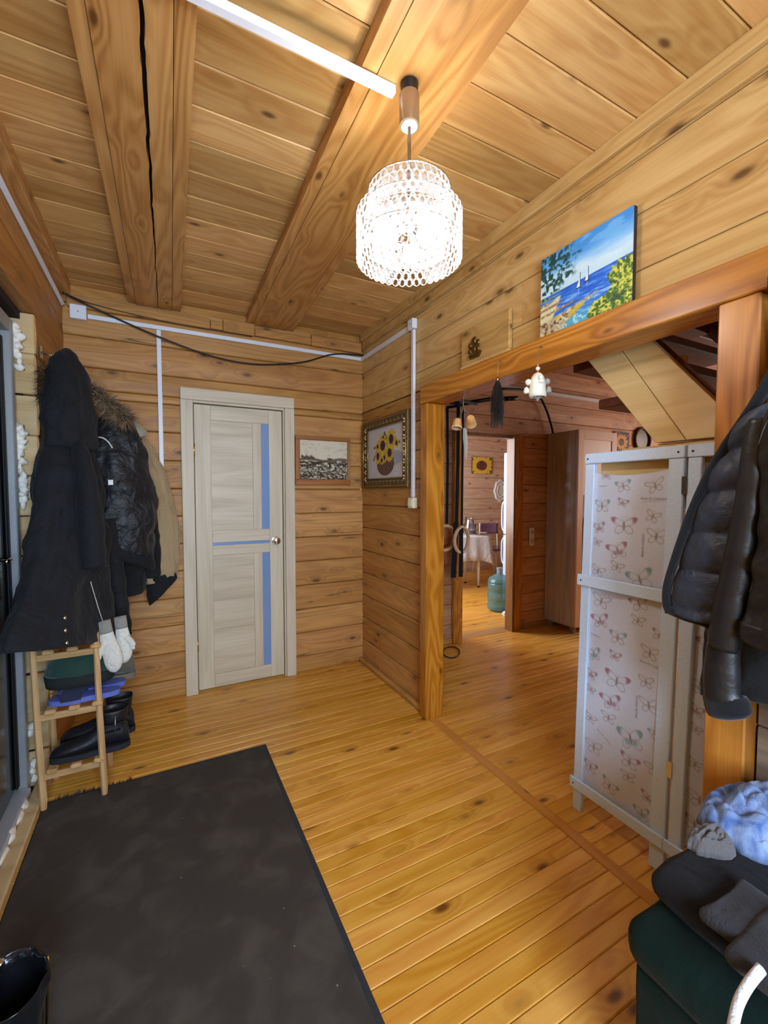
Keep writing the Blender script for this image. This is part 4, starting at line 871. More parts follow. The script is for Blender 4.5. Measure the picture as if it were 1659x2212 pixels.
# parka: body lofted, wall side flat
pk = thing('hooded_parka', 'long black hooded parka hanging nearest the entrance door', 'coat', (-0.36, 2.45, 0.68))
A90 = math.radians(72)
loft('body', [(-0.375, 2.50, 1.60, 0.13, 0.085, A90), (-0.365, 2.47, 1.50, 0.185, 0.100, A90), (-0.362, 2.44, 1.35, 0.205, 0.105, A90), (-0.360, 2.40, 1.15, 0.235, 0.115, A90), (-0.362, 2.34, 0.95, 0.290, 0.112, A90, -0.12), (-0.364, 2.28, 0.80, 0.350, 0.108, A90, -0.22), (-0.364, 2.26, 0.728, 0.365, 0.106, A90, -0.26), (-0.364, 2.26, 0.726, 0.340, 0.09, A90, -0.26)], BLKC, pk, 72, 0.05, 6, 0.7, 0.02, 7, 8, 2.2)
loft('hood', [(-0.372, 2.56, 2.062, 0.012, 0.010, A90), (-0.370, 2.545, 2.03, 0.045, 0.032, A90), (-0.366, 2.52, 1.955, 0.092, 0.062, A90), (-0.362, 2.495, 1.83, 0.120, 0.084, A90), (-0.360, 2.475, 1.70, 0.128, 0.094, A90), (-0.358, 2.465, 1.60, 0.133, 0.100, A90), (-0.360, 2.465, 1.575, 0.120, 0.085, A90)], BLKC, pk, 56, 0.035, 5, 2.0, 0.014, 9, 6, 2.2)
EYE = plain('steel_eyelet', 'c8c8c8', 0.25, 1.0)
def eyelet(x, y, d, par, r=0.0075):
    p = _C + ray(x, y) * d; bpy_t = [p + (_R * math.cos(2 * PI * k / 16) + _U * math.sin(2 * PI * k / 16)) * r for k in range(16)]
    tube('eyelet', bpy_t, 0.0022, EYE, par, 6, closed=True)
# sleeve across the front
tube('sleeve', cat_rom([(-0.335, 2.42, 1.66), (-0.295, 2.33, 1.50), (-0.270, 2.275, 1.30), (-0.265, 2.26, 1.14), (-0.262, 2.25, 1.045)], 6), [0.03 + 0.036 * min(1, i / 14) + 0.003 * math.sin(i * 1.7) for i in range(25)], BLKC, pk, 24, 0.8)
for k, (x, y) in enumerate(((139, 1335), (140, 1362), (143, 1389))):
    p = onX(x, y, -0.246); lathe('snap', [(0.006, 0), (0.006, 0.003), (0.002, 0.005)], EYE, pk, p, (0, PI / 2, 0), 12)
def spikes(name, pts, n, l, r, mat, par, seed, spread=0.02, dirf=None):
    """fur: thin tapered spikes around a path"""
    rg = random.Random(seed); V, Fc = [], []; P = cat_rom(pts, 10)
    for i in range(n):
        c = P[int(rg.random() * (len(P) - 1))]; d = Vector((rg.gauss(0, 1), rg.gauss(0, 1), rg.gauss(0, 1))).normalized()
        if dirf: d = (d + Vector(dirf)).normalized()
        b = c + d * spread; tip = b + (d + Vector((0, 0, -0.35))) * l * (0.6 + 0.7 * rg.random()); s = d.cross(Vector((0.3, 0.2, 1))).normalized() * r; s2 = d.cross(s).normalized() * r
        b0 = len(V); V += [b + s, b - s * .5 + s2, b - s * .5 - s2, tip]; Fc += [(b0, b0 + 1, b0 + 3), (b0 + 1, b0 + 2, b0 + 3), (b0 + 2, b0, b0 + 3)]
    o = mk(name, me_from(name, V, Fc), mat, par); o['kind'] = 'stuff'; return o
spikes('hood_trim', [(-0.44, 2.42, 1.93), (-0.435, 2.405, 1.86), (-0.44, 2.41, 1.78)], 260, 0.035, 0.0016, plain('black_fur', '17130f', 0.8), pk, 3, 0.018)
# puffer jacket with fur trimmed hood
pf = thing('puffer_jacket', 'black quilted jacket with brown fur trimmed hood and white tag', 'jacket', (-0.17, 2.72, 1.0))
B2 = math.radians(18)
loft('body', [(-0.22, 2.78, 1.80, 0.05, 0.05, B2), (-0.20, 2.76, 1.72, 0.10, 0.075, B2), (-0.185, 2.74, 1.55, 0.140, 0.095, B2), (-0.175, 2.73, 1.40, 0.155, 0.105, B2), (-0.172, 2.72, 1.25, 0.160, 0.110, B2, -0.15), (-0.172, 2.71, 1.10, 0.150, 0.108, B2, -0.35), (-0.175, 2.71, 1.04, 0.135, 0.10, B2, -0.45)], BLKN, pf, 64, 0.02, 5, 1.3, 0.03, 6.5, 8, 2.4)
loft('hem_band', [(-0.172, 2.708, 1.065, 0.146, 0.109, B2, -0.42), (-0.172, 2.706, 1.05, 0.150, 0.112, B2, -0.45), (-0.174, 2.706, 1.01, 0.146, 0.109, B2, -0.45), (-0.174, 2.706, 1.005, 0.12, 0.09, B2, -0.45)], BLKC, pf, 48, 0.01, 5, 1.3, 0.006, 8, 3)
FUR = plain('brown_fur', '6b543c', 0.8, 0, 0.4, 90); FUR2 = plain('pale_fur', 'a08664', 0.8, 0, 0.3, 90)
hoodp = [onY(x, y, 2.66) for x, y in ((190, 842), (215, 858), (238, 876), (258, 892), (275, 905))]
tube('hood_roll', cat_rom([p + Vector((0, 0.05, -0.01)) for p in hoodp], 6), 0.045, BLKC, pf, 16)
spikes('fur_trim', hoodp, 900, 0.05, 0.0018, FUR, pf, 8, 0.032); spikes('fur_trim', hoodp[1:], 500, 0.042, 0.0016, FUR2, pf, 9, 0.03)
tg = onY(239, 1042, 2.585); box('tag', tg - Vector((0.011, 0.002, 0.013)), tg + Vector((0.011, 0.002, 0.013)), plain('white_tag', 'e4e2da', 0.6), pf, 0.001)
lg = [onY(x, y, 2.60) for x, y in ((207, 944), (222, 946), (234, 955), (243, 968))]
tube('logo_strip', cat_rom(lg, 6), 0.0038, plain('grey_print', 'b8b8b4', 0.5), pf, 6, 0.3)
# dark jacket sleeves behind and the beige coat on the back wall
dj = thing('dark_jacket', 'plain black jacket behind the quilted one with a long hanging sleeve', 'jacket', (-0.2, 2.80, 0.7))
loft('body', [(-0.28, 2.93, 1.62, 0.10, 0.07, 0.3), (-0.27, 2.90, 1.30, 0.15, 0.08, 0.3), (-0.26, 2.88, 1.0, 0.17, 0.09, 0.3), (-0.25, 2.88, 0.80, 0.17, 0.09, 0.3), (-0.25, 2.88, 0.795, 0.15, 0.07, 0.3)], CHAR, dj, 40, 0.03, 5, 2.2, 0.02, 7, 6)
tube('sleeve', cat_rom([onY(x, y, 2.62) for x, y in ((232, 1120), (243, 1200), (252, 1270), (262, 1330), (268, 1372))], 6), [0.050 - 0.0005 * i + 0.003 * math.sin(i * 1.3) for i in range(25)], CHAR, dj, 20, 0.8)
tube('cuff_zip', [onY(255, 1352, 2.568), onY(253, 1378, 2.568)], 0.003, GOLD, dj, 6)
bg = thing('beige_coat', 'beige cotton coat with grey hood hanging on the back wall', 'coat', (-0.03, 3.02, 0.8))
loft('body', [(-0.16, 3.07, 1.84, 0.03, 0.03, 0), (-0.13, 3.06, 1.74, 0.06, 0.05, 0), (-0.09, 3.05, 1.58, 0.095, 0.06, 0), (-0.06, 3.045, 1.38, 0.125, 0.07, 0), (-0.035, 3.04, 1.15, 0.132, 0.072, 0), (-0.015, 3.04, 0.95, 0.118, 0.07, 0), (-0.01, 3.04, 0.83, 0.105, 0.062, 0, 0.1), (-0.01, 3.04, 0.825, 0.09, 0.05, 0, 0.1)], BEIGE, bg, 56, 0.05, 6, 0.4, 0.02, 8, 7, 2.2)
loft('hem_facing', [(0.0, 3.03, 0.86, 0.088, 0.05, 0, 0.3), (0.012, 3.03, 0.80, 0.085, 0.05, 0, 0.4), (0.0, 3.03, 0.735, 0.065, 0.045, 0, 0.9), (-0.005, 3.03, 0.73, 0.05, 0.03, 0, 0.9)], CHAR, bg, 40, 0.02, 4, 1, 0.01, 9, 4)
loft('sleeve', [(-0.115, 2.985, 1.60, 0.05, 0.035, 0), (-0.085, 2.97, 1.40, 0.055, 0.038, 0), (-0.06, 2.965, 1.15, 0.055, 0.038, 0), (-0.05, 2.96, 0.95, 0.050, 0.035, 0), (-0.045, 2.96, 0.86, 0.045, 0.03, 0)], CHAR, bg, 28, 0.04, 4, 3, 0.012, 10, 6)
GREYH = cloth('grey_hood_cloth', '9c927e', 0.85, 12, 0.5)
hd = [onY(x, y, 2.80) for x, y in ((262, 905), (280, 918), (296, 932), (303, 945))]
tube('hood', cat_rom(hd, 6), [0.040 + 0.006 * math.sin(i * .5) - (0.012 if i > 15 else 0) for i in range(19)], GREYH, bg, 18, 0.8)
tube('hood_lining', [onY(299, 944, 2.775), onY(296, 950, 2.775)], 0.022, plain('brown_lining', '3a2820', 0.8), bg, 14, 0.6)
# mittens hanging on their string
mm = thing('mittens', 'white knitted mittens hanging on a string from the black coats', 'mittens', (-0.2, 2.36, 0.56))
KNIT = cloth('white_wool', 'd8d2c6', 0.95, 40, 0.5, 0.5, 0.4, 0.06); KNG = cloth('grey_wool', '8b8880', 0.95, 40, 0.5, 0.5)
def pxs(L, yd): return [onY(x, y, yd) for x, y in L]
MYD = 2.285
tube('string', pxs(((182, 1208), (199, 1268), (212, 1312), (222, 1342)), MYD), 0.0016, plain('string_white', 'c8c4ba', 0.8), mm, 6)
def mitten(pts, radii, thumb, yd):
    P = cat_rom(pxs(pts, yd), 6); n = len(P); rr = [radii[0] + (radii[1] - radii[0]) * min(1, i / (n * .45)) if i < n * .7 else radii[1] * math.sqrt(max(0.03, 1 - ((i / (n - 1) - .7) / .3) ** 2)) for i in range(n)]
    m = tube('mitten', P, rr, KNIT, mm, 18, 0.55); T = cat_rom(pxs(thumb, yd - 0.01), 5)
    tube('thumb', T, [0.014 * (1 if i < len(T) - 3 else 0.6) for i in range(len(T))], KNIT, m, 12, 0.8)
    tube('cuff', [P[0] + (P[0] - P[1]).normalized() * 0.045, P[0], P[1]], radii[0] * 1.06, KNG, m, 16, 0.6)
mitten(((228, 1362), (235, 1392), (244, 1420), (248, 1452)), (0.026, 0.037), ((228, 1385), (218, 1405), (214, 1424)), MYD)
mitten(((262, 1352), (266, 1380), (268, 1405), (268, 1432)), (0.024, 0.034), ((272, 1375), (284, 1388), (288, 1402)), MYD + 0.045)

# black boot at the lower left corner
bt = thing('black_boot', 'shiny black open topped boot on the mat at the lower left corner', 'boot', (-0.33, 1.27, 0.0095))
SHINY = plain('patent_black', '121316', 0.18, 0, 0.2, 25, 0.3, coat=0.5)
bx, by = -0.325, 1.235
loft('shaft', [(bx, by, 0.035, 0.060, 0.075, 0.2), (bx, by, 0.09, 0.055, 0.075, 0.2), (bx, by, 0.17, 0.060, 0.078, 0.2), (bx, by, 0.235, 0.066, 0.082, 0.2, 0.1), (bx, by, 0.245, 0.064, 0.080, 0.2, 0.1), (bx, by, 0.20, 0.050, 0.066, 0.2, 0.1), (bx, by, 0.08, 0.044, 0.06, 0.2)], SHINY, bt, 40, 0.03, 5, 1.0, 0.010, 14, 5)
loft('foot', [(bx, by - 0.06, 0.036, 0.050, 0.13, 0.2), (bx, by - 0.06, 0.07, 0.048, 0.12, 0.2), (bx, by - 0.03, 0.10, 0.035, 0.06, 0.2)], SHINY, bt, 32, 0.02, 4, 0, 0.006, 12, 4)
loft('sole', [(bx, by - 0.055, 0.0100, 0.055, 0.145, 0.2), (bx, by - 0.055, 0.036, 0.055, 0.145, 0.2)], SOLE, bt, 32, 0, 4, 0, 0, 1, 1)
p = onX(28, 2100, -0.36); lathe('clasp', [(0.012, 0), (0.014, 0.004), (0.013, 0.022), (0.006, 0.027)], EYE, bt, (-0.362, 1.290, 0.236), (0, 0, 0), 16)
tube('zip', [(bx + 0.060, by + 0.045, 0.235), (bx + 0.056, by + 0.05, 0.15), (bx + 0.052, by + 0.05, 0.06)], 0.003, GOLD, bt, 6)

# ================================================================== FOLDING SCREEN
WPNT = plain('white_chalk_paint', 'cadef8', 0.6, 0, 0.05, 90, 0.15)
scn = thing('folding_screen', 'white framed folding screen with butterfly print cloth in the opening', 'folding screen', (1.585, 1.02, 0))
ink = 'a39b9c'
def butterfly(img, cx, cy, size, ang, tint, kind, mpp):
    """draw into img: centre px, size px (span), tint colour"""
    h, w_ = img.shape[:2]; s = size; x0, x1, y0, y1 = [int(q) for q in (max(0, cx - s), min(w_, cx + s + 1), max(0, cy - s), min(h, cy + s + 1))]
    if x1 <= x0 or y1 <= y0: return
    yy, xx = np.mgrid[y0:y1, x0:x1].astype(float); dx, dy = (xx - cx) / (s * .5), -(yy - cy) / (s * .5); c, sn = math.cos(ang), math.sin(ang)
    U, Vv = dx * c + dy * sn, -dx * sn + dy * c; A = np.abs(U)
    sub = img[y0:y1, x0:x1]; lw = 1.7 / s
    def ell(ax, ay, rx, ry, ro):
        p, q = (A - ax), (Vv - ay); cr, sr = math.cos(ro), math.sin(ro); e = np.sqrt(((p * cr + q * sr) / rx) ** 2 + ((-p * sr + q * cr) / ry) ** 2)
        return e
    up = ell(0.50, 0.32, 0.54, 0.27 + .03 * kind, 0.55); lo = ell(0.36, -0.32, 0.36, 0.27, -0.75)
    wing = np.minimum(up, lo); 
    tip = np.clip((up < 1) * sm(0.62, 0.95, A + .3 * Vv), 0, 1)
    if tint is not None: blend(sub, tip * 0.75, tint)
    if tint is not None and kind == 1: blend(sub, (lo < 1) * sm(0.30, 0.05, np.hypot(A - .25, Vv + .2)) * .55, tint)
    th = np.arctan2(Vv - 0.02, A); d = np.hypot(A, Vv)
    vein = np.clip(1 - np.abs(((th * 3.6 + .2) % 1) - .5) * d * 3.6 / lw / 3.2 , 0, 1) * (wing < 1) * (d > .12)
    blend(sub, vein * 0.45, ink)
    for e, rad in ((up, .4), (lo, .31)):
        blend(sub, np.clip(1.25 - np.abs(e - 0.97) * rad / lw, 0, 1) * (d > 0.08) * .85, ink)
    inner = np.clip(1 - np.abs(up - 0.70) * .4 / lw, 0, 1) * (A > .3); blend(sub, inner * .5, ink)
    blend(sub, np.clip(1.6 - np.hypot(U / .07, (Vv) / .34) * 1.2, 0, 1) * .9, '7d7476')
    blend(sub, np.clip(1 - np.abs(A - (Vv - .25) * .35) / lw, 0, 1) * (Vv > .25) * (Vv < .75) * .6, ink)
TEAL, BURG = '4f9096', '8d3f5c'
SX = 1.588
def panel_point(yc, z): return yc + (1.53 - z) * 0.0207      # the screen leans a little
BUT = [(1308,1020,28,1),(1347,1042,36,2),(1413,1045,40,0),(1300,1090,38,2),(1345,1080,24,1),(1295,1138,30,1),(1347,1132,54,1),(1408,1113,34,0),(1418,1157,46,0),(1334,1187,46,1),(1292,1170,20,0),(1332,1223,30,0),(1293,1232,30,0),(1383,1250,60,2),
 (1297,1298,40,0),(1380,1303,42,1),(1295,1340,40,1),(1377,1340,30,0),(1335,1376,38,2),(1421,1372,32,1),(1283,1412,36,2),(1330,1415,26,1),(1402,1410,40,0),(1278,1455,28,1),(1332,1470,54,1),(1395,1472,34,0),(1278,1488,20,0),(1318,1515,46,1),(1402,1522,44,0),(1312,1550,32,0),(1276,1550,26,0),(1362,1595,60,2),(1415,1585,30,2),(1282,1613,38,0),(1360,1643,42,1),(1275,1655,34,1),(1357,1675,30,0),(1318,1695,38,2),(1410,1660,36,0),(1398,1722,32,1),(1385,1755,36,2)]
MPP = 0.0026
cy0, cy1, cz0, cz1 = 1.185, 0.872, 0.125, 1.462            # cloth left/right (Y), bottom/top
cw, chh = int((cy0 - cy1) / MPP), int((cz1 - cz0) / MPP)
def cloth_img(seed, tilt):
    img = np.zeros((chh, cw, 3)); img[:] = rgb('c8cede'); img += 0.035 * (vnoise(chh, cw, 40, 160, seed)[..., None] - .5)
    rgn = random.Random(seed)
    for x, y, s, k in BUT:
        q = onX(x, y, SX); pu = (cy0 + (1.53 - q.z) * 0.0207 - q.y) / (cy0 - cy1) * cw; pv = (cz1 - q.z) / (cz1 - cz0) * chh
        span = s * (q - _C).dot(_F) / FPX / MPP * 1.05
        butterfly(img, pu, pv, span, rgn.uniform(-.35, .35) + tilt, [None, rgb(BURG), rgb(TEAL)][k], rgn.randint(0, 1), MPP)
    return img
FABM = vcol('printed_cotton', 0.85, 0.12)
def mk_panel(dx, ya, yb, skew, first):
    """one leaf between Y=ya (far) and yb (near); dx shifts X per metre of Y travelled"""
    X = lambda y: SX + dx * (ya - y)
    def bar(n, y0, y1, z0, z1, x0=-0.011, x1=0.011, e=0.003):
        V = []
        for z in (z0, z1):
            for y, sx in ((y0, x0), (y1, x0), (y1, x1), (y0, x1)): V.append((X(y) + sx, panel_point(y, z), z))
        me = me_from(n, V, [(0, 3, 2, 1), (4, 5, 6, 7), (0, 1, 5, 4), (1, 2, 6, 5), (2, 3, 7, 6), (3, 0, 4, 7)])
        bm = bmesh.new(); bm.from_mesh(me); bmesh.ops.recalc_face_normals(bm, faces=bm.faces); bmesh.ops.bevel(bm, geom=bm.edges[:], offset=e, segments=1, affect='EDGES'); bm.to_mesh(me); bm.free()
        return mk(n, me, WPNT, scn)
    sw = 0.042
    bar('stile', ya, ya - sw, 0.0, 1.492); bar('stile', yb + sw + 0.010, yb, 0.0, 1.492)
    bar('rail', ya + .002, yb - .0005, 1.4925, 1.535, -0.014); bar('rail', ya + 0.012, yb - .0005, 0.985, 1.032, -0.022, -0.0115); bar('rail', ya + 0.010, yb - .0005, 0.098, 0.145, -0.022, -0.0115)
    return X, bar
X1_, bar1 = mk_panel(0.0, 1.208, 0.826, 0, True)
X2_, bar2 = mk_panel(0.03, 0.815, 0.45, 0, False)
img = cloth_img(5, 0.0)
cl = canvas('butterfly_cloth', img, lambda u, v: (SX - 0.001 + 0.006 * math.sin(u * PI) * math.sin(v * 19) * 0.5 + 0.004 * math.sin(u * 9 + v * 14), panel_point(cy0 + (cy1 - cy0) * u, cz1 + (cz0 - cz1) * v), cz1 - 0.018 * math.sin(u * PI) * (1 - v) ** 6 - (0.0 if v else 0.004) + (cz0 - cz1) * v), FABM, scn)
cl['label'] = 'pale cotton printed with butterflies and script lettering'
c2 = mk('butterfly_cloth', cl.data, None, scn, (0.014, -0.390, 0.02)); c2['label'] = 'strip of the same butterfly cotton in the second leaf'
INKM = plain('print_ink', '6a6264', 0.8)
def script(s, px, py, wpx, vert=False, slope=0.0):
    q = onX(px, py, SX - 0.007); rot = Matrix(((0, 0, -1), (-1, 0, 0), (0, 1, 0))).to_4x4()      # text x -> -Y, text y -> +Z, facing -X
    if vert: rot = rot @ Matrix.Rotation(PI / 2, 4, 'Z')
    if slope: rot = rot @ Matrix.Rotation(slope, 4, 'Z')
    wid = wpx * (q - _C).dot(_F) / FPX
    o = text('lettering', s, wid / (0.47 * len(s)), q, rot.to_euler(), INKM, cl, 0.5)
for a in (('Butterfly Collection', 1411, 1077, 66), ('Butterfly Collection', 1388, 1178, 60, True), ('Collection', 1302, 1050, 22), ('Butterfly Collection', 1407, 1437, 62, False, -.08), ('Butterfly Collection', 1375, 1528, 58, True), ('Collection', 1286, 1372, 26, False, -.1), ('Butterfly Collection', 1305, 1592, 46, False, -.5)): script(*a)
for z in (1.40, 0.40): box('hinge', (SX - 0.0145, panel_point(0.812, z), z - 0.03), (SX - 0.012, panel_point(0.830, z), z + 0.03), EYE, scn, 0.0005)
for (y, z) in ((1.195, 1.513), (0.845, 1.513), (0.800, 1.513), (1.20, 1.008), (1.20, 0.12)):
    lathe('screw', [(0.0035, 0), (0.0035, 0.0015)], plain('dark_screw', '404040', 0.4, 0.8), scn, (SX - 0.0142 - (0.008 if z < 1.2 else 0), panel_point(y, z), z), (0, -PI / 2, 0), 10)

# ================================================================== JACKETS ON THE RIGHT
LEJ = plain('worn_black_leather', '211f1f', 0.42, 0, 0.25, 22, 0.35)
LIN = cloth('quilted_lining', '283042', 0.55, 13, 0.35, 0.03, 0.1, 0.15, 0.5)
BLW = cloth('black_wool', '101114', 0.95, 8, 0.4, 0.4, 0.2)
rl = thing('coat_rail', 'black coat rail with bracket beside the opening post', 'coat rail', (1.40, 0.40, 1.86))
BKM = plain('black_iron', '26221f', 0.5, 0.5, 0.1)
box('back_bar', (1.44, -0.30, 1.872), (1.4585, 0.545, 1.905 - 0.004), BKM, rl, 0.002); box('bracket', (1.36, 0.505, 1.882), (1.3995, 0.535, 1.918), BKM, rl, 0.003)
for y in (0.40, 0.12): tube('hook', [(1.44, y, 1.88), (1.36, y, 1.868), (1.335, y, 1.90)], 0.007, BKM, rl)
box('bracket_arm', (1.3995, 0.515, 1.885), (1.44, 0.525, 1.8985), BKM, rl, 0.001)
def PX(lst, X): return [onX(x, y, X if not isinstance(X, (list, tuple)) else X[i]) for i, (x, y) in enumerate(lst)]
oj = thing('open_coat', 'black coat hanging open to show its quilted dark lining', 'coat', (1.32, 0.62, 0.7))
ql = lambda u, v: 0.022 * abs(math.sin(v * PI * 5.2 + 0.35 * u)) ** 0.45 * (math.sin(PI * min(1, u * 1.0 + .02)) ** .3) - 0.006
sheet('lining', PX([(1600, 900), (1545, 985), (1512, 1060), (1490, 1140), (1468, 1215), (1452, 1280), (1450, 1322)], [1.32, 1.325, 1.33, 1.33, 1.33, 1.325, 1.32]), PX([(1690, 860), (1655, 960), (1635, 1060), (1615, 1160), (1590, 1260), (1560, 1330), (1548, 1350)], 1.30), LIN, oj, 40, 70, 0.012, 0.012, ql, 0.006, 14)
edge = PX([(1680, 790), (1630, 875), (1568, 965), (1525, 1040), (1490, 1120), (1462, 1200), (1443, 1262), (1440, 1300), (1446, 1324)], 1.318)
tube('facing', cat_rom(edge, 6), [0.022 - 0.00012 * i for i in range(49)], BLW, oj, 14, 0.55, up=(-1, 0, 0))
tube('hem', cat_rom(PX([(1446, 1318), (1480, 1332), (1515, 1342), (1555, 1360)], 1.315), 6), 0.013, BLW, oj, 12, 0.7)
lower = PX([(1522, 1330), (1519, 1400), (1513, 1470), (1512, 1500)], 1.36); lr = PX([(1600, 1330), (1600, 1400), (1600, 1470), (1600, 1510)], 1.36)
sheet('inner_sleeve', lower, lr, cloth('black_nylon', '14151a'), oj, 20, 30, 0.02, 0.012, None, 0.008, 18)
lj = thing('leather_jacket', 'worn black leather jacket hanging nearest the viewer on the right', 'jacket', (1.25, 0.45, 0.75))
sheet('body', PX([(1655, 885), (1642, 935), (1640, 1000), (1640, 1100), (1632, 1200), (1614, 1300), (1602, 1345), (1600, 1378)], 1.24), PX([(1760, 860), (1770, 935), (1775, 1000), (1775, 1100), (1775, 1200), (1770, 1300), (1770, 1400), (1770, 1450)], 1.21), LEJ, lj, 30, 50, 0.02, 0.02, lambda u, v: 0.006 * math.sin(v * 40 + u * 6) * (v > .2), 0.012, 12)
sheet('hem_band', PX([(1600, 1342), (1597, 1362), (1598, 1382)], 1.232), PX([(1770, 1395), (1770, 1425), (1770, 1450)], 1.20), LEJ, lj, 24, 8, 0.015, 0.02, None, 0.003, 20)
sl = cat_rom(PX([(1642, 905), (1628, 980), (1620, 1060), (1606, 1150), (1590, 1240), (1572, 1330), (1560, 1400)], [1.27, 1.265, 1.262, 1.262, 1.265, 1.268, 1.27]), 8); n = len(sl)
def wob(P, R): return [r * (1 + 0.05 * noise.noise(Vector((i * .37, 3, 1)))) for i, r in enumerate(R)]
tube('sleeve', sl, wob(sl, [0.022 + 0.012 * min(1, i / (n * .75)) for i in range(n)]), LEJ, lj, 24, 0.75, up=(0, 1, 0))
cf = cat_rom(PX([(1562, 1395), (1560, 1440), (1560, 1490), (1570, 1530)], 1.285), 6); n = len(cf)
tube('cuff', cf, wob(cf, [0.036 + 0.010 * i / n for i in range(n)]), LEJ, lj, 24, 0.75, up=(0, 1, 0))
tube('cuff_tip', cat_rom(PX([(1566, 1500), (1572, 1530), (1580, 1552)], 1.29), 5), [0.046, 0.050, 0.052, 0.052, 0.052, 0.052, 0.052, 0.051, 0.048, 0.042, 0.03], BLW, lj, 24, 0.75, up=(0, 1, 0))
for x0, y0_, x1, y1_ in ((1660, 905, 1638, 960),):
    tube('seam', [onX(x0, y0_, 1.218), onX((x0 + x1) / 2 - 2, (y0_ + y1_) / 2, 1.216), onX(x1, y1_, 1.218)], 0.0012, plain('seam_thread', '4a4640', 0.6), lj, 5)
sheet('back_panel', PX([(1600, 1385), (1590, 1440), (1595, 1500), (1610, 1510)], 1.33), PX([(1740, 1400), (1740, 1450), (1740, 1500), (1740, 1530)], 1.30), BLW, lj, 16, 14, 0.02, 0.015, None, 0.01, 12)

loft('shoulders', [(1.365, 0.36, 1.872, 0.014, 0.012, 0), (1.36, 0.36, 1.84, 0.035, 0.045, 0), (1.35, 0.355, 1.76, 0.055, 0.085, 0), (1.34, 0.345, 1.66, 0.075, 0.115, 0), (1.335, 0.33, 1.55, 0.085, 0.135, 0)], LEJ, lj, 40, 0.02, 5, 0.4, 0.01, 9, 5)
loft('back_body', [(1.345, 0.30, 1.60, 0.070, 0.13, 0), (1.345, 0.29, 1.40, 0.085, 0.15, 0), (1.345, 0.28, 1.10, 0.09, 0.16, 0), (1.345, 0.28, 0.85, 0.09, 0.165, 0), (1.345, 0.28, 0.845, 0.07, 0.14, 0)], LEJ, lj, 40, 0.03, 6, 1.4, 0.012, 8, 6)
loft('shoulders', [(1.395, 0.46, 1.70, 0.03, 0.05, 0), (1.39, 0.46, 1.60, 0.045, 0.075, 0), (1.385, 0.47, 1.40, 0.05, 0.09, 0), (1.385, 0.47, 1.15, 0.05, 0.09, 0)], BLW, oj, 32, 0.02, 5, 0.4, 0.008, 9, 5)

# ================================================================== OTTOMAN WITH CLOTHES
VEL = cloth('green_velvet', '0d1f1a', 0.95, 5, 0.5, 0.2, 0.05, 0.25, 0.1)
ot = thing('ottoman', 'dark green velvet ottoman with padded lid at the lower right', 'ottoman', (1.12, 0.33, 0))
oa = 0.0
def rbox(name, x0, x1, y0, y1, z0, z1, r, mat, par, bump=0.004):
    bm = bmesh.new(); bmesh.ops.create_cube(bm, size=1.0)
    for v in bm.verts: v.co = (x0 + (x1 - x0) * (v.co.x + .5), y0 + (y1 - y0) * (v.co.y + .5), z0 + (z1 - z0) * (v.co.z + .5))
    bmesh.ops.bevel(bm, geom=bm.edges[:], offset=r, segments=5, profile=0.5, affect='EDGES'); bmesh.ops.subdivide_edges(bm, edges=[e for e in bm.edges if e.calc_length() > 0.08], cuts=5, use_grid_fill=True)
    for v in bm.verts: v.co += Vector((1, 1, 1)) * 0 + v.normal * bump * noise.noise(v.co * 12)
    me = bpy.data.meshes.new(name); bm.to_mesh(me); bm.free(); return mk(name, me, mat, par, smooth=True)
rbox('base', 0.900, 1.375, 0.08, 0.540, 0.02, 0.355, 0.012, VEL, ot, 0.004)
rbox('padded_lid', 0.874, 1.395, 0.06, 0.556, 0.36, 0.462, 0.040, VEL, ot, 0.006)
for x in (0.96, 1.34):
    for y in (0.115, 0.495): lathe('foot', [(0.016, 0), (0.018, 0.02)], BLK, ot, (x, y, 0), seg=14)
def blob(name, c, s, mat, par, amp=0.2, fs=4.0, seed=0, sub=4, rot=0.0, flatb=0.35):
    bm = bmesh.new(); bmesh.ops.create_icosphere(bm, subdivisions=sub, radius=1); R = Matrix.Rotation(rot, 3, 'Z')
    for v in bm.verts:
        n0 = v.co.copy(); rdg = 1 - abs(noise.noise(n0 * fs * .6 + Vector((seed, 3, 1)))) * 2
        f = 1 + amp * (0.6 * noise.noise(n0 * fs + Vector((seed, 0, 0))) + 0.5 * (rdg - .5))
        z = n0.z * f; z = max(z, -flatb); v.co = R @ Vector((n0.x * s[0] * f, n0.y * s[1] * f, 0)) + Vector((0, 0, (z + flatb) * s[2] / (1 + flatb)))
    me = bpy.data.meshes.new(name); bm.to_mesh(me); bm.free(); return mk(name, me, mat, par, c, smooth=True)
BLKS = cloth('black_knit', '131317', 0.95, 9, 0.5, 0.4, 0.05, 0.15); CHK = cloth('charcoal_fleece', '2e2d31', 0.95, 9, 0.6, 0.5, 0.1, 0.12)
t = thing('black_sweater', 'folded black knit sweater spread over the ottoman lid', 'sweater', (1.15, 0.40, 0.464))
rbox('folded_body', 0.955, 1.392, 0.10, 0.560, 0.465, 0.530, 0.030, BLKS, t, 0.012)
t = thing('sweatpants', 'charcoal sweatpants with a thick white drawcord on the ottoman', 'trousers', (1.2, 0.28, 0.53))
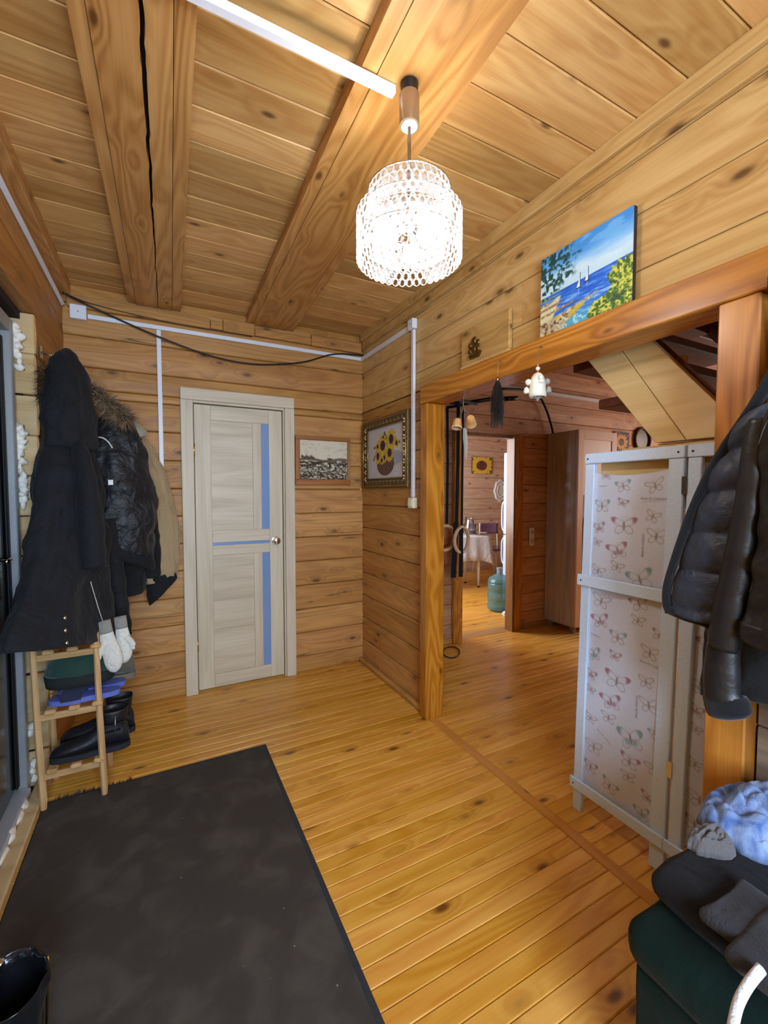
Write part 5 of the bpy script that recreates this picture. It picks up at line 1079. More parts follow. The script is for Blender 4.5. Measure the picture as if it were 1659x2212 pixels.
def crumple(name, c, rx, ry, h, rot, mat, par, seed, folds=9.0, amp=0.28, rings=44, seg=96):
    """heap of cloth: dome with warped ridge folds and an uneven outline, flat underneath"""
    V, Fc = [], []; cr, sr = math.cos(rot), math.sin(rot)
    for i in range(rings + 1):
        r = i / rings
        for k in range(seg):
            th = 2 * PI * k / seg; ca, sa = math.cos(th), math.sin(th)
            ol = 1 + 0.22 * noise.noise(Vector((ca * 1.3 + seed, sa * 1.3, seed))) + 0.06 * noise.noise(Vector((ca * 5, sa * 5 + seed, 0)))
            x, y = ca * r * ol, sa * r * ol; p = Vector((x * 1.1, y * 1.1, seed))
            wp = noise.noise(p * 1.4) * 2.2; f1 = abs(math.sin(folds * .5 * (x * 0.8 + y * .6) + wp * 1.5 + seed)); f2 = abs(math.sin(folds * .4 * (y - .5 * x) + noise.noise(p * 2.1 + Vector((5, 5, 5))) * 2.5 + seed * 2))
            dome = max(0.0, 1 - r ** 3.2) ** 0.55
            z = h * dome * (1 - amp + amp * (0.65 * f1 ** .7 + 0.6 * f2 ** .7)) + 0.02 * h * noise.noise(p * 9)
            V.append((c[0] + cr * x * rx - sr * y * ry, c[1] + sr * x * rx + cr * y * ry, c[2] + max(z, 0)))
    for i in range(rings):
        for k in range(seg): Fc.append((i * seg + k, (i + 1) * seg + k, (i + 1) * seg + (k + 1) % seg, i * seg + (k + 1) % seg))
    Fc.append(tuple(rings * seg + k for k in range(seg - 1, -1, -1)))
    me = me_from(name, V, Fc); bm = bmesh.new(); bm.from_mesh(me); bmesh.ops.remove_doubles(bm, verts=bm.verts, dist=1e-6); bmesh.ops.recalc_face_normals(bm, faces=bm.faces); bm.to_mesh(me); bm.free()
    return mk(name, me, mat, par, smooth=True)
p1_ = onZ(1605, 1985, 0.55); rbox('folded_leg', p1_.x - 0.060, p1_.x + 0.10, p1_.y - 0.060, p1_.y + 0.048, 0.535, 0.560, 0.011, CHK, t, 0.010)
p1_ = onZ(1690, 2080, 0.55); rbox('folded_leg', p1_.x - 0.075, p1_.x + 0.12, p1_.y - 0.075, p1_.y + 0.055, 0.535, 0.566, 0.013, CHK, t, 0.012)
wc = [onZ(1645, 2092, 0.575), onZ(1618, 2125, 0.560), onZ(1596, 2165, 0.545), onZ(1584, 2212, 0.540), onZ(1576, 2260, 0.540)]
tube('drawcord', cat_rom(wc, 6), 0.0105, cloth('white_cord', 'd4d4d8', 0.9, 60, 0.3, 0.4, 0.1, 0.04), t, 12, 0.7)
def denim():
    m, nt, b = newmat('acid_wash_denim'); tc = N(nt, 'ShaderNodeTexCoord'); L = nt.links.new
    n1 = N(nt, 'ShaderNodeTexNoise'); n1.inputs['Scale'].default_value = 16; n1.inputs['Detail'].default_value = 5; n1.inputs['Distortion'].default_value = 1.5; L(tc.outputs['Object'], n1.inputs['Vector'])
    r = N(nt, 'ShaderNodeValToRGB'); L(n1.outputs[0], r.inputs[0]); e = r.color_ramp.elements; e[0].position = .36; e[0].color = (*lin('46629c'), 1); e[1].position = .66; e[1].color = (*lin('8ea2c6'), 1)
    L(r.outputs[0], b.inputs['Base Color']); b.inputs['Roughness'].default_value = 0.9
    n2 = N(nt, 'ShaderNodeTexNoise'); n2.inputs['Scale'].default_value = 300; L(tc.outputs['Object'], n2.inputs['Vector']); bp = N(nt, 'ShaderNodeBump'); bp.inputs['Strength'].default_value = .3; bp.inputs['Distance'].default_value = .003; L(n2.outputs[0], bp.inputs['Height']); L(bp.outputs[0], b.inputs['Normal'])
    return m
DEN = denim()
t = thing('jeans', 'crumpled light blue acid wash jeans on top of the ottoman pile', 'jeans', (1.3, 0.47, 0.53))
crumple('crumpled_legs', (1.315, 0.470, 0.5310), 0.150, 0.105, 0.095, -0.45, DEN, t, 2.3, 9.0, 0.45, 60, 128)
crumple('waist_part', (1.335, 0.455, 0.585), 0.115, 0.075, 0.062, -0.6, DEN, t, 6.1, 10.0, 0.5, 50, 112)
DOT = cloth('grey_speckled_cotton', '625e5e', 0.95, 120, 0.3, 0.3, 0.2, 0.2)
t = thing('grey_scarf', 'small grey speckled scarf end sticking out under the jeans', 'scarf', (1.14, 0.52, 0.52))
crumple('fold', (1.150, 0.520, 0.5305), 0.060, 0.038, 0.045, -0.3, DOT, t, 3.7, 8.0, 0.4)

# ================================================================== HANGING ORNAMENTS ON THE HEADER
THR = plain('thread_grey', '6a6258', 0.8)
def nail(par, x, y, z): lathe('nail', [(0.002, 0), (0.002, 0.014), (0.0035, 0.015)], EYE, par, (x, y, z), (0, -PI / 2, 0), 8)
HXO = 1.372
b = onX(1161, 850, HXO); bell_y = b.y
t = thing('clay_bell', 'white clay figure bell hanging from the header beam', 'bell', (HXO, bell_y, 1.79))
CLAY = plain('white_clay', 'd6d2c0', 0.55, 0, 0.06, 50, 0.15); CLAYD = plain('grey_clay', '8f8a84', 0.6, 0, 0.05); RED = plain('red_bead', 'c0604c', 0.5)
zb_ = onX(1161, 858, HXO).z; zt_ = onX(1161, 805, HXO).z; H = zt_ - zb_; R0 = 0.034
V, Fc, prof = [], [], [(0.86, 0), (0.98, .02), (1.0, .20), (0.96, .23), (0.94, .27), (0.92, .5), (0.84, .66), (0.70, .82), (0.46, .94), (0.2, .99), (0.05, 1.0)]
for r_, z_ in prof:
    for k in range(48):
        a = 2 * PI * k / 48; g = 1 + (0.025 * math.sin(a * 24) if .25 < z_ < .62 else 0); V.append((HXO + R0 * r_ * g * math.cos(a), bell_y + R0 * r_ * g * math.sin(a), zb_ + H * z_))
for i in range(len(prof) - 1):
    for k in range(48): Fc.append((i * 48 + k, i * 48 + (k + 1) % 48, (i + 1) * 48 + (k + 1) % 48, (i + 1) * 48 + k))
mk('bell_body', me_from('bell_body', V, Fc), CLAY, t, smooth=True)
def ball(name, p, s, mat, par):
    bm = bmesh.new(); bmesh.ops.create_uvsphere(bm, u_segments=20, v_segments=12, radius=1)
    for v in bm.verts: v.co = Vector((v.co.x * s[0], v.co.y * s[1], v.co.z * s[2]))
    me = bpy.data.meshes.new(name); bm.to_mesh(me); bm.free(); return mk(name, me, mat, par, p, smooth=True)
side = Vector((0.80, -0.60, 0)); fr = Vector((-0.74, -0.67, 0))
bc = Vector((HXO, bell_y, zb_))
for s in (-1, 1):
    ball('shoulder', bc + side * s * 0.036 + Vector((0, 0, H * .62)), (0.013, 0.013, 0.013), CLAY if s < 0 else CLAYD, t)
    tube('cuff_thread', [bc + side * s * 0.040 + Vector((0, 0, H * .52)), bc + side * s * 0.043 + Vector((0, 0, H * .36))], 0.0012, RED, t, 6)
    lathe('hand', [(0.004, 0.020), (0.010, 0.014), (0.012, 0), (0.008, -0.006)], CLAY if s < 0 else CLAYD, t, bc + side * s * 0.043 + Vector((0, 0, H * .22)), seg=14)
ball('nose', bc + fr * 0.030 + side * 0.012 + Vector((0, 0, H * .72)), (0.010, 0.010, 0.010), CLAY, t)
ball('beard', bc + fr * 0.026 + side * 0.013 + Vector((0, 0, H * .58)), (0.013, 0.013, 0.011), CLAY, t)
lathe('clapper', [(0.002, 0.012), (0.006, 0.004), (0.005, -0.004), (0.001, -0.008)], CLAYD, t, bc + Vector((0, 0, -0.008)), seg=12)
tube('clapper_thread', [bc + Vector((0, 0, 0.0)), bc + Vector((0, 0, H * .98))], 0.001, THR, t, 5)
ball('bead', bc + Vector((0, 0, H + 0.016)), (0.0085, 0.0085, 0.0085), CLAY, t); ball('bead', bc + Vector((0, 0, H + 0.029)), (0.004, 0.004, 0.005), RED, t); ball('bead', bc + Vector((0, 0, H + 0.004)), (0.004, 0.004, 0.004), RED, t)
tube('thread', [bc + Vector((0, 0, H)), (HXO, bell_y, 1.958), (1.3985, bell_y, 1.965)], 0.0011, THR, t, 6); nail(t, 1.3995, bell_y, 1.966)
# black horsehair tassel
q = onX(1075, 830, HXO); ty = q.y; zt_ = onX(1075, 822, HXO).z; zb_ = onX(1075, 922, HXO).z
t = thing('hair_tassel', 'black horsehair tassel hanging from the header beam', 'tassel', (HXO, ty, zb_))
V, Fc = [], []; rg = random.Random(2)
for i in range(260):
    a = rg.random() * 2 * PI; rr = 0.027 * math.sqrt(rg.random()); l = (zt_ - zb_) * (0.45 + 0.6 * rg.random()); x, y = math.cos(a) * rr, math.sin(a) * rr; b0 = len(V); wv = rg.gauss(0, .006); r_ = 0.0008
    for k, (f, zz) in enumerate(((0.25, 0), (0.8, .35), (1.0, .7), (1.1, 1.0))):
        p = Vector((HXO + x * f + wv * zz, ty + y * f + wv * zz * math.sin(i), zt_ - l * zz)); V += [p + Vector((r_, 0, 0)), p + Vector((-r_ * .5, r_, 0)), p + Vector((-r_ * .5, -r_, 0))]
        if k: 
            c = b0 + 3 * k
            for m_ in range(3): Fc.append((c - 3 + m_, c - 3 + (m_ + 1) % 3, c + (m_ + 1) % 3, c + m_))
mk('hair', me_from('hair', V, Fc), plain('horsehair', '2a2723', 0.6), t)['kind'] = 'stuff'
lathe('cap', [(0.007, -0.004), (0.008, 0.004), (0.006, 0.012), (0.002, 0.018)], GOLD, t, (HXO, ty, zt_), seg=14)
tube('thread', [(HXO, ty, zt_ + .01), (HXO, ty, 1.955), (1.3985, ty, 1.97)], 0.0016, plain('twine', '9a7448', 0.8), t, 6); nail(t, 1.3995, ty, 1.971)
# birch bark bells with a white hair tail
q = onX(1003, 905, HXO); by_ = q.y
t = thing('bark_bells', 'pair of birch bark bells with a white hair tail', 'ornament', (HXO, by_, onX(1003, 990, HXO).z))
BARK = wood('birch_bark', 'd8a468', 'c08a50', '8a5a30', 0.6, 'X', 0.2, 0.1, 12); BIN = plain('bark_inside', '5a4638', 0.8); BRIM = plain('pale_rim', 'd8cfb8', 0.6)
for (px, py, rot) in ((1017, 908, (math.radians(38), math.radians(-48), 0)), (988, 914, (math.radians(-8), math.radians(14), 0))):
    p = onX(px, py, HXO)
    bd = lathe('bark_bell', [(0.015, 0.022), (0.020, 0.015), (0.0225, 0.0), (0.0255, -0.020), (0.027, -0.027), (0.024, -0.026), (0.019, 0.0), (0.012, 0.014)], BARK, t, p, rot, 28)
    rm = lathe('rim', [(0.0278, -0.024), (0.0282, -0.028), (0.0245, -0.0285), (0.0245, -0.024)], BRIM, bd, p, rot, 28, cap=False)
    lathe('inside', [(0.0185, -0.007), (0.0185, -0.0065)], BIN, bd, p, rot, 20)
V, Fc = [], []
pz = onX(1004, 925, HXO)
for i in range(160):
    a = rg.random() * 2 * PI; rr = 0.011 * math.sqrt(rg.random()); l = 0.15 * (0.7 + 0.4 * rg.random()); x, y = math.cos(a) * rr, math.sin(a) * rr; b0 = len(V); r_ = 0.0009
    for k, (f, zz) in enumerate(((0.7, 0), (1.0, .35), (0.8, .7), (0.25, 1.0))):
        p = Vector((HXO + x * f, pz.y + y * f - 0.012 * zz, pz.z - l * zz)); V += [p + Vector((r_, 0, 0)), p + Vector((-r_ * .5, r_, 0)), p + Vector((-r_ * .5, -r_, 0))]
        if k:
            c = b0 + 3 * k
            for m_ in range(3): Fc.append((c - 3 + m_, c - 3 + (m_ + 1) % 3, c + (m_ + 1) % 3, c + m_))
mk('hair_tail', me_from('hair_tail', V, Fc), plain('white_hair', 'b8b2a6', 0.7), t)['kind'] = 'stuff'
tube('thread', [onX(1015, 896, HXO), onX(1002, 885, HXO), onX(1001, 862, HXO), (1.385, by_ , 1.90)], 0.0014, THR, t, 6); tube('thread', [onX(990, 905, HXO), onX(999, 888, HXO), onX(1001, 866, HXO)], 0.0014, THR, t, 6)
tube('thread', [onX(1003, 888, HXO), onX(1004, 926, HXO)], 0.0014, THR, t, 6)

# ================================================================== HALL
BKT = plain('black_powder_coat', '17171a', 0.4, 0.3); STR = cloth('black_webbing', '121214', 0.9, 30, 0.2); RWD = wood('ring_birch', 'd8b48c', 'c89f74', 'a67a50', 0.5, 'X', 0, 0.05, 12)
def zc_pt(x, y, d): return _C + ray(x, y) * d
bar = thing('pull_up_bar', 'black steel pull up bar fixed inside the hall behind the post', 'pull-up bar', (2.2, 2.8, 2.05))
pA, pB = zc_pt(1000, 872, 3.53), zc_pt(1117, 860, 3.53)
tube('bar', [pA, zc_pt(1060, 862, 3.53), pB], 0.017, BKT, bar, 16)
wz = pA.z + 0.01
tube('grip', [zc_pt(1090, 862, 3.53), pB + (pB - pA) * 0.004], 0.0195, BLK, bar, 16)
box('wall_plate', (1.541, 2.60, wz - 0.06), (1.549, 3.10, wz + 0.06), BKT, bar, 0.002)
for y in (2.70, 2.98): tube('arm', [(1.549, y, wz), (pA.x + (0.0 if y > 2.9 else 0.1), pA.y - (0.0 if y > 2.9 else 0.05), wz - 0.01)], 0.014, BKT, bar, 10)
tube('cross_tube', [(pA.x - 0.12, pA.y + 0.02, wz - .005), pA], 0.016, BKT, bar, 12)
def strap(pxs_, d, wd, par, nm='strap'):
    P = [zc_pt(x, y, d) for x, y in pxs_]; V, Fc = [], []
    for p in P:
        for s, q in ((-1, -1), (1, -1), (1, 1), (-1, 1)): V.append(p + _R * (s * wd / 2) + Vector((_F.x, _F.y, 0)) * (q * 0.0012))
    for i in range(len(P) - 1):
        for k in range(4): Fc.append((i * 4 + k, i * 4 + (k + 1) % 4, i * 4 + 4 + (k + 1) % 4, i * 4 + 4 + k))
    Fc += [(0, 1, 2, 3), tuple(len(V) - 4 + k for k in (3, 2, 1, 0))]
    return mk(nm, me_from(nm, V, Fc), STR, par)
def gym_ring(label, cx, cy, d, yaw_, top):
    t = thing('gymnastic_ring', label, 'gymnastic ring', zc_pt(cx, cy + 31, d), 'gymnastic rings'); c = zc_pt(cx, cy, d); ax = Vector((math.cos(yaw_), math.sin(yaw_), 0)); R_ = 0.103
    tube('ring', [c + ax * (R_ * math.cos(2 * PI * k / 40)) + Vector((0, 0, R_ * math.sin(2 * PI * k / 40))) for k in range(40)], 0.0145, RWD, t, 14, closed=True)
    return t
g1 = gym_ring('wooden gymnastic ring with black straps in front of the kitchen doorway', 997, 1166, 3.50, math.radians(20), 0)
strap(((990, 878), (989, 1000), (986, 1135)), 3.50, 0.028, g1); strap(((1000, 878), (999, 1000), (997, 1138)), 3.52, 0.018, g1)
strap(((985, 1128), (983, 1180), (979, 1248)), 3.46, 0.042, g1, 'strap_end'); strap(((996, 1140), (996, 1200), (995, 1246)), 3.475, 0.034, g1, 'strap_end')
g2 = gym_ring('wooden gymnastic ring mostly hidden behind the orange post', 962, 1162, 3.60, math.radians(10), 0)
strap(((966, 880), (967, 1000), (965, 1138)), 3.60, 0.022, g2)
tube('cross_link', [zc_pt(1000, 875, 3.50), zc_pt(966, 880, 3.58)], 0.012, BKT, bar, 8)
# loop of cable on the floor
lp = [onZ(975 + 18 * math.cos(a), 1409 + 12 * math.sin(a), 0.006) for a in np.linspace(0, 2 * PI, 28)[:-1]]
tag(tube('cable_loop', lp, 0.005, plain('cable_black', '15110f', 0.5), None, 6, closed=True), 'loop of black cable lying on the hall floor behind the post', 'cable')
# wardrobe: dark ash side, pale peach front
DASH = wood('dark_ash_laminate', 'd2ccce', 'bab2b4', '8e8486', 0.3, 'Z', 0, 0.02, 14, 0.3, 0.5, None, 0.6)
PEA = plain('pale_beech_laminate', 'e0b592', 0.4, 0, 0.04, 14); PEI = plain('peach_panel', 'ecccb4', 0.35, 0, 0.02, 14)
wx0, wx1, wy0, wy1 = 3.535, 5.05, 2.785, 3.160
wd = thing('wardrobe', 'tall wardrobe with dark side and pale front beside the kitchen doorway', 'wardrobe', ((wx0 + wx1) / 2, (wy0 + wy1) / 2, 0))
wx1 = 4.10
box('side_panel', (wx0, wy0 + .016, 0.07), (wx0 + 0.018, wy1, 1.972), DASH, wd, 0.001); box('side_panel', (wx1 - .018, wy0 + .016, 0.07), (wx1, wy1, 1.972), PEA, wd, 0.001)
box('top_panel', (wx0 + .0185, wy0 + .016, 1.954), (wx1 - .0185, wy1, 1.972), PEA, wd, 0.001); box('bottom_panel', (wx0 + .0185, wy0 + .016, 0.07), (wx1 - .0185, wy1, 0.088), PEA, wd, 0.001); box('back_panel', (wx0 + .0185, wy1 - .006, .0885), (wx1 - .0185, wy1, 1.9535), PEA, wd, 0.001)
box('bottom_edge', (wx0 - .001, wy0 + .014, 0.0625), (wx0 + .02, wy1, 0.0695), plain('grey_edge', 'a49a94', 0.5), wd, 0.001)
fw = 0.075
box('door_stile', (wx0, wy0, 0.07), (wx0 + fw, wy0 + .0155, 1.972), PEA, wd, 0.001); box('door_stile', (wx1 - fw, wy0, 0.07), (wx1, wy0 + .0155, 1.972), PEA, wd, 0.001); box('door_rail', (wx0 + fw, wy0, 1.885), (wx1 - fw, wy0 + .0155, 1.972), PEA, wd, 0.001)
box('door_panel', (wx0 + fw, wy0 + .006, 1.35), (wx1 - fw, wy0 + .015, 1.8845), PEI, wd, 0.001); box('door_rail', (wx0 + fw, wy0, 0.07), (wx1 - fw, wy0 + .0155, 0.15), PEA, wd, 0.001)
MIR = plain('dark_mirror', '2a2420', 0.08, 0.6, 0.02); box('dark_glass', (wx0 + fw, wy0 + .006, 0.1505), (wx1 - fw, wy0 + .015, 1.3495), MIR, wd, 0.001)
for x in (wx0 + .012, wx1 - .055):
    for y in (wy0 + .03, wy1 - .07): box('foot', (x, y, 0), (x + .045, y + .045, .062), plain('grey_plastic', '8a8684', 0.5), wd, 0.004)
# sunflower picture and oval mirror on the far wall
h, w_ = 60, 70; 
def sunflower_img(h, w_, bg, cx=.5, cy=.5, r=.62, seed=3, hot=False):
    im, v, u = px_img(h, w_); im[:] = rgb(bg); nn = vnoise(h, w_, 9, 9, seed); pet = 'd89630' if hot else 'e8c44a'
    if hot: blend(im, sm(.5, .62, nn), 'a04028'); blend(im, sm(.6, .7, vnoise(h, w_, 14, 14, seed + 1)), '4a3a80')
    dx, dy = u - cx, v - cy; d = np.hypot(dx, dy * h / w_ * 1.1); a = np.arctan2(dy, dx)
    rr = r * (0.72 + 0.28 * np.abs(np.cos(a * 7 + .4))) * (0.9 + .25 * nn); blend(im, sm(rr, rr * .9, d), pet); blend(im, sm(rr, rr * .9, d) * sm(.45, .6, np.abs(np.sin(a * 14))) * .5, 'c89422')
    blend(im, sm(r * .45, r * .38, d), '7a4a38'); blend(im, sm(r * .45, r * .38, d) * sm(.5, .6, vnoise(h, w_, 24, 24, 6)), '3e2430'); return im
a, b_ = onY(1328, 932, 3.15), onY(1358, 975, 3.15)
t = thing('sunflower_print', 'dark picture of an orange sunflower on the hall wall beyond the wardrobe', 'picture', ((a.x + b_.x) / 2, 3.15, b_.z - .1))
box('canvas_block', (a.x, 3.146, b_.z - .1), (b_.x, 3.165, a.z), plain('canvas_edge', '2c1c18', 0.8), t, 0.001)
canvas('picture', sunflower_img(80, 60, '2e1c2c', .45, .36, .46, 4, True), lambda u, v: (a.x + (b_.x - a.x) * u, 3.1455, a.z + (b_.z - .1 - a.z) * v), PAINT, t)
mc = onY(1388, 950, 3.15); t = thing('oval_mirror', 'oval mirror in a dark wicker frame on the hall wall', 'mirror', (mc.x, 3.15, mc.z - .15))
tube('frame', [(mc.x + .145 * math.cos(k * PI / 20), 3.148, mc.z + .135 * math.sin(k * PI / 20)) for k in range(40)], 0.015, plain('wicker_brown', '4a3020', 0.7, 0, .3, 90, .5), t, 10, closed=True)
lathe('glass', [(0.135, 0), (0.135, 0.006)], plain('mirror_glass', '4a3a2c', 0.3, 0.3), t, (mc.x, 3.163, mc.z), (PI / 2, 0, 0), 32)
# hose, duct, socket
tag(tube('black_hose', cat_rom([onY(x, y, 3.118) for x, y in ((1085, 840), (1130, 842), (1160, 850), (1178, 880), (1189, 912), (1195, 936))], 8), 0.011, plain('cable_black', '15110f', 0.5), None, 8), 'black hose curving along the hall wall down behind the wardrobe', 'hose')
tag(box('cable_duct', (1.56, 3.138, 2.362), (6.0, 3.164, 2.395), PVC, None, 0.002), 'long pale cable duct high on the far hall wall', 'cable duct')
t = thing('wall_socket', 'white double socket plate on the log wall beside the wardrobe', 'socket', (3.33, 3.15, 0.83)); box('plate', (3.300, 3.150, 0.838), (3.366, 3.164, 1.022), WHITE, t, 0.010)
for z in (0.885, 0.975): lathe('socket_well', [(0.020, 0), (0.020, 0.004), (0.016, 0.004), (0.015, 0.001)], plain('socket_grey', 'bcbcb8', 0.5), t, (3.333, 3.150, z), (PI / 2, 0, 0), 20)
tag(box('baseboard_back', (1.56, 3.145, 0), (2.342, 3.168, 0.05), W_wall('X'), None, 0.004), 'pale skirting board left of the kitchen doorway', 'baseboard', None, 'structure')
tag(box('baseboard_hall', (3.24, 3.145, 0), (XHR, 3.168, 0.05), W_wall('X'), None, 0.004), 'skirting board along the hall wall under the socket', 'baseboard', None, 'structure')
# stairs behind the screen: boarded soffit and dark upper flight
st = thing('staircase', 'steep wooden staircase with boarded underside seen through the opening', 'staircase', (2.0, 1.3, 0))
WS = wood('stair_pine', 'd9ba84', 'c8a66a', '987646', 0.55, 'Y', 0.5, 0.06, 16, 0.0, 0.3, '5a3a1c', 0.4)
def flat_board(name, yzs, x0, x1, mat):
    n = len(yzs); V = [(x0, y, z) for y, z in yzs] + [(x1, y, z) for y, z in yzs]
    Fc = [tuple(range(n)), tuple(range(2 * n - 1, n - 1, -1))] + [(i, i + n, (i + 1) % n + n, (i + 1) % n) for i in range(n)]
    me = me_from(name, V, Fc); bm = bmesh.new(); bm.from_mesh(me); bmesh.ops.recalc_face_normals(bm, faces=bm.faces); bmesh.ops.bevel(bm, geom=bm.edges[:], offset=0.002, segments=1, affect='EDGES'); bm.to_mesh(me); bm.free()
    return mk(name, me, mat, st)
# two wide stringer boards side by side, then the horizontal fascia below them
flat_board('stringer_board', [(1.44, 2.20), (1.262, 2.20), (0.840, 1.555), (0.940, 1.555)], 1.604, 1.64, WS)
flat_board('stringer_board', [(1.260, 2.20), (1.19, 2.20), (0.66, 1.555), (0.838, 1.555)], 1.606, 1.642, WS)
flat_board('fascia_board', [(1.17, 1.495), (0.945, 1.495), (0.945, 1.552), (0.30, 1.552), (0.30, 1.32), (1.17, 1.32)], 1.622, 1.65, WS)
box('landing', (1.651, 0.30, 1.50), (2.2, 1.10, 1.55), WS, st, 0.002)
box('landing_post', (2.10, 0.92, 0), (2.19, 1.0, 1.499), W_dark('Z'), st, 0.003)
for k in range(7):
    z = 1.74 + k * 0.19; y = 1.02 + k * 0.135
    if z > 2.55: break
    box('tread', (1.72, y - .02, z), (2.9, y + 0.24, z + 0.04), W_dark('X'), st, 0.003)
tp = onX(1447, 782, 1.69); box('tread_end', (tp.x, tp.y - .05, tp.z - .014), (tp.x + .025, tp.y + .05, tp.z + .014), WS, st, 0.002)
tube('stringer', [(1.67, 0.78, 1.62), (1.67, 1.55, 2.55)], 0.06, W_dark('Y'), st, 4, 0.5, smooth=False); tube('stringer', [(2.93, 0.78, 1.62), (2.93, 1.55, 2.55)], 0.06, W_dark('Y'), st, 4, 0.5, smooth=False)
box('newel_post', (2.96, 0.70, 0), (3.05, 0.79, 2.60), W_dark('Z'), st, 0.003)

# ================================================================== KITCHEN
FRW = plain('fridge_white', 'aebfda', 0.35, 0, 0.01, coat=0.3)
fr_ = thing('refrigerator', 'white refrigerator edge with curved door handles beyond the doorway', 'refrigerator', (3.96, 3.65, 0))
fx, fy = 3.665, 3.925            # left side plane, front plane (front faces into the kitchen)
zt_ = onY(1084, 978, fy).z
box('cabinet', (fx, 3.37, 0.03), (fx + .60, fy - .062, zt_), FRW, fr_, 0.006)
for z0, z1 in ((0.06, 0.868), (0.876, zt_)):
    d_ = box('door', (fx, fy - .058, z0), (fx + .60, fy, z1), FRW, fr_, 0.008)
    zz0, zz1 = (0.50, 0.84) if z0 < .5 else (0.90, 1.28)
    tube('handle', cat_rom([(fx + .03, fy - .002, zz0), (fx + .03, fy + .040, zz0 + .05), (fx + .03, fy + .050, (zz0 + zz1) / 2), (fx + .03, fy + .040, zz1 - .05), (fx + .03, fy - .002, zz1)], 6), 0.011, FRW, d_, 10)
for x in (fx + .03, fx + .53):
    for y in (3.42, 3.80): box('foot', (x, y, 0), (x + .04, y + .04, 0.029), BLK, fr_, 0.002)
# table
tb = thing('kitchen_table', 'kitchen table on thin white legs under a white cloth', 'table', (4.1, 5.05, 0))
tcn = onZ(1060, 1157, 0.755)          # near right corner of the top
tx1, ty0 = tcn.x, tcn.y; tx0, ty1 = tx1 - 1.05, ty0 + 0.50
LEGW = plain('cream_leg', 'e0d8c4', 0.4)
box('table_top', (tx0, ty0, 0.725), (tx1, ty1, 0.752), LEGW, tb, 0.003)
for x, y in ((tx0 + .08, ty0 + .08), (tx1 - .14, ty0 + .09), (tx0 + .08, ty1 - .08), (tx1 - .12, ty1 - .08)):
    tube('leg', [(x, y, 0.02), (x, y, .35), (x, y, 0.724)], [0.014, 0.020, 0.024], LEGW, tb, 10); lathe('foot', [(0.018, 0), (0.018, .02)], BLK, tb, (x, y, 0), seg=12)
LIN2 = cloth('white_linen', 'd4d2d0', 0.85, 10, 0.4, 0.2, 0.1, 0.04)
V, Fc = [], []; n = 96; per = []
for k in range(n):
    a = 2 * PI * k / n; c, s = math.cos(a), math.sin(a); m_ = max(abs(c), abs(s)); per.append((c / m_, s / m_))
cx_, cy_, hx, hy = (tx0 + tx1) / 2, (ty0 + ty1) / 2, (tx1 - tx0) / 2, (ty1 - ty0) / 2
levels = [(0.0, 0), (0.5, 0), (1.004, 0), (1.01, .02), (1.02, .12), (1.03, .25), (1.04, .34)]
for li, (f, dz) in enumerate(levels):
    for k, (px, py) in enumerate(per):
        crn = (abs(px) * abs(py)) ** 6; wv = 0.022 * (dz / .34) * math.sin(k * 1.3) if dz else 0; drop = dz * (1 + .35 * crn)
        V.append((cx_ + px * (hx * f + wv + .05 * crn * dz), cy_ + py * (hy * f + wv + .05 * crn * dz), 0.7545 - drop + (0.0 if dz else 0)))
for li in range(len(levels) - 1):
    for k in range(n): Fc.append((li * n + k, li * n + (k + 1) % n, (li + 1) * n + (k + 1) % n, (li + 1) * n + k))
Vt = V[:]; 
tc_ = tag(mk('tablecloth', me_from('tablecloth', V, Fc), LIN2, None, smooth=True), 'white tablecloth draped over the kitchen table', 'tablecloth')
sm_ = tc_.modifiers.new('thickness', 'SOLIDIFY'); sm_.thickness = 0.0015; sm_.offset = 1
def chair(cx, cy, rz, label):
    t = thing('kitchen_chair', label, 'chair', (cx, cy, 0), 'kitchen chairs'); c, s = math.cos(rz), math.sin(rz)
    T = lambda x, y, z: (cx + c * x - s * y, cy + s * x + c * y, z)
    VIO = plain('plum_vinyl', '7a5a74', 0.3, 0, 0.05, coat=0.2)
    bm_ = [T(x, y, z) for z in (.44, .475) for x, y in ((-.19, -.19), (.19, -.19), (.19, .19), (-.19, .19))]
    mk('seat', me_from('seat', bm_, [(0, 3, 2, 1), (4, 5, 6, 7), (0, 1, 5, 4), (1, 2, 6, 5), (2, 3, 7, 6), (3, 0, 4, 7)]), VIO, t)
    sheet('backrest', [T(-.19, .19, .86), T(-.19, .20, .78), T(-.19, .19, .68)], [T(.19, .19, .86), T(.19, .20, .78), T(.19, .19, .68)], VIO, t, 10, 6, .04, .015, normal=(-s, c, 0))
    for sx in (-1, 1):
        tube('back_leg', [T(sx * .20, .26, 0), T(sx * .19, .19, .45), T(sx * .185, .21, .87)], .010, LEGW, t, 8); tube('front_leg', [T(sx * .20, -.24, 0), T(sx * .17, -.17, .438)], .010, LEGW, t, 8)
chair(onY(1057, 1140, 5.6).x, 5.42, 0.0, 'plum vinyl chair on the far side of the kitchen table near the fridge'); chair(onY(1014, 1140, 5.6).x, 5.44, 0.1, 'plum vinyl chair behind the glass vase on the kitchen table')
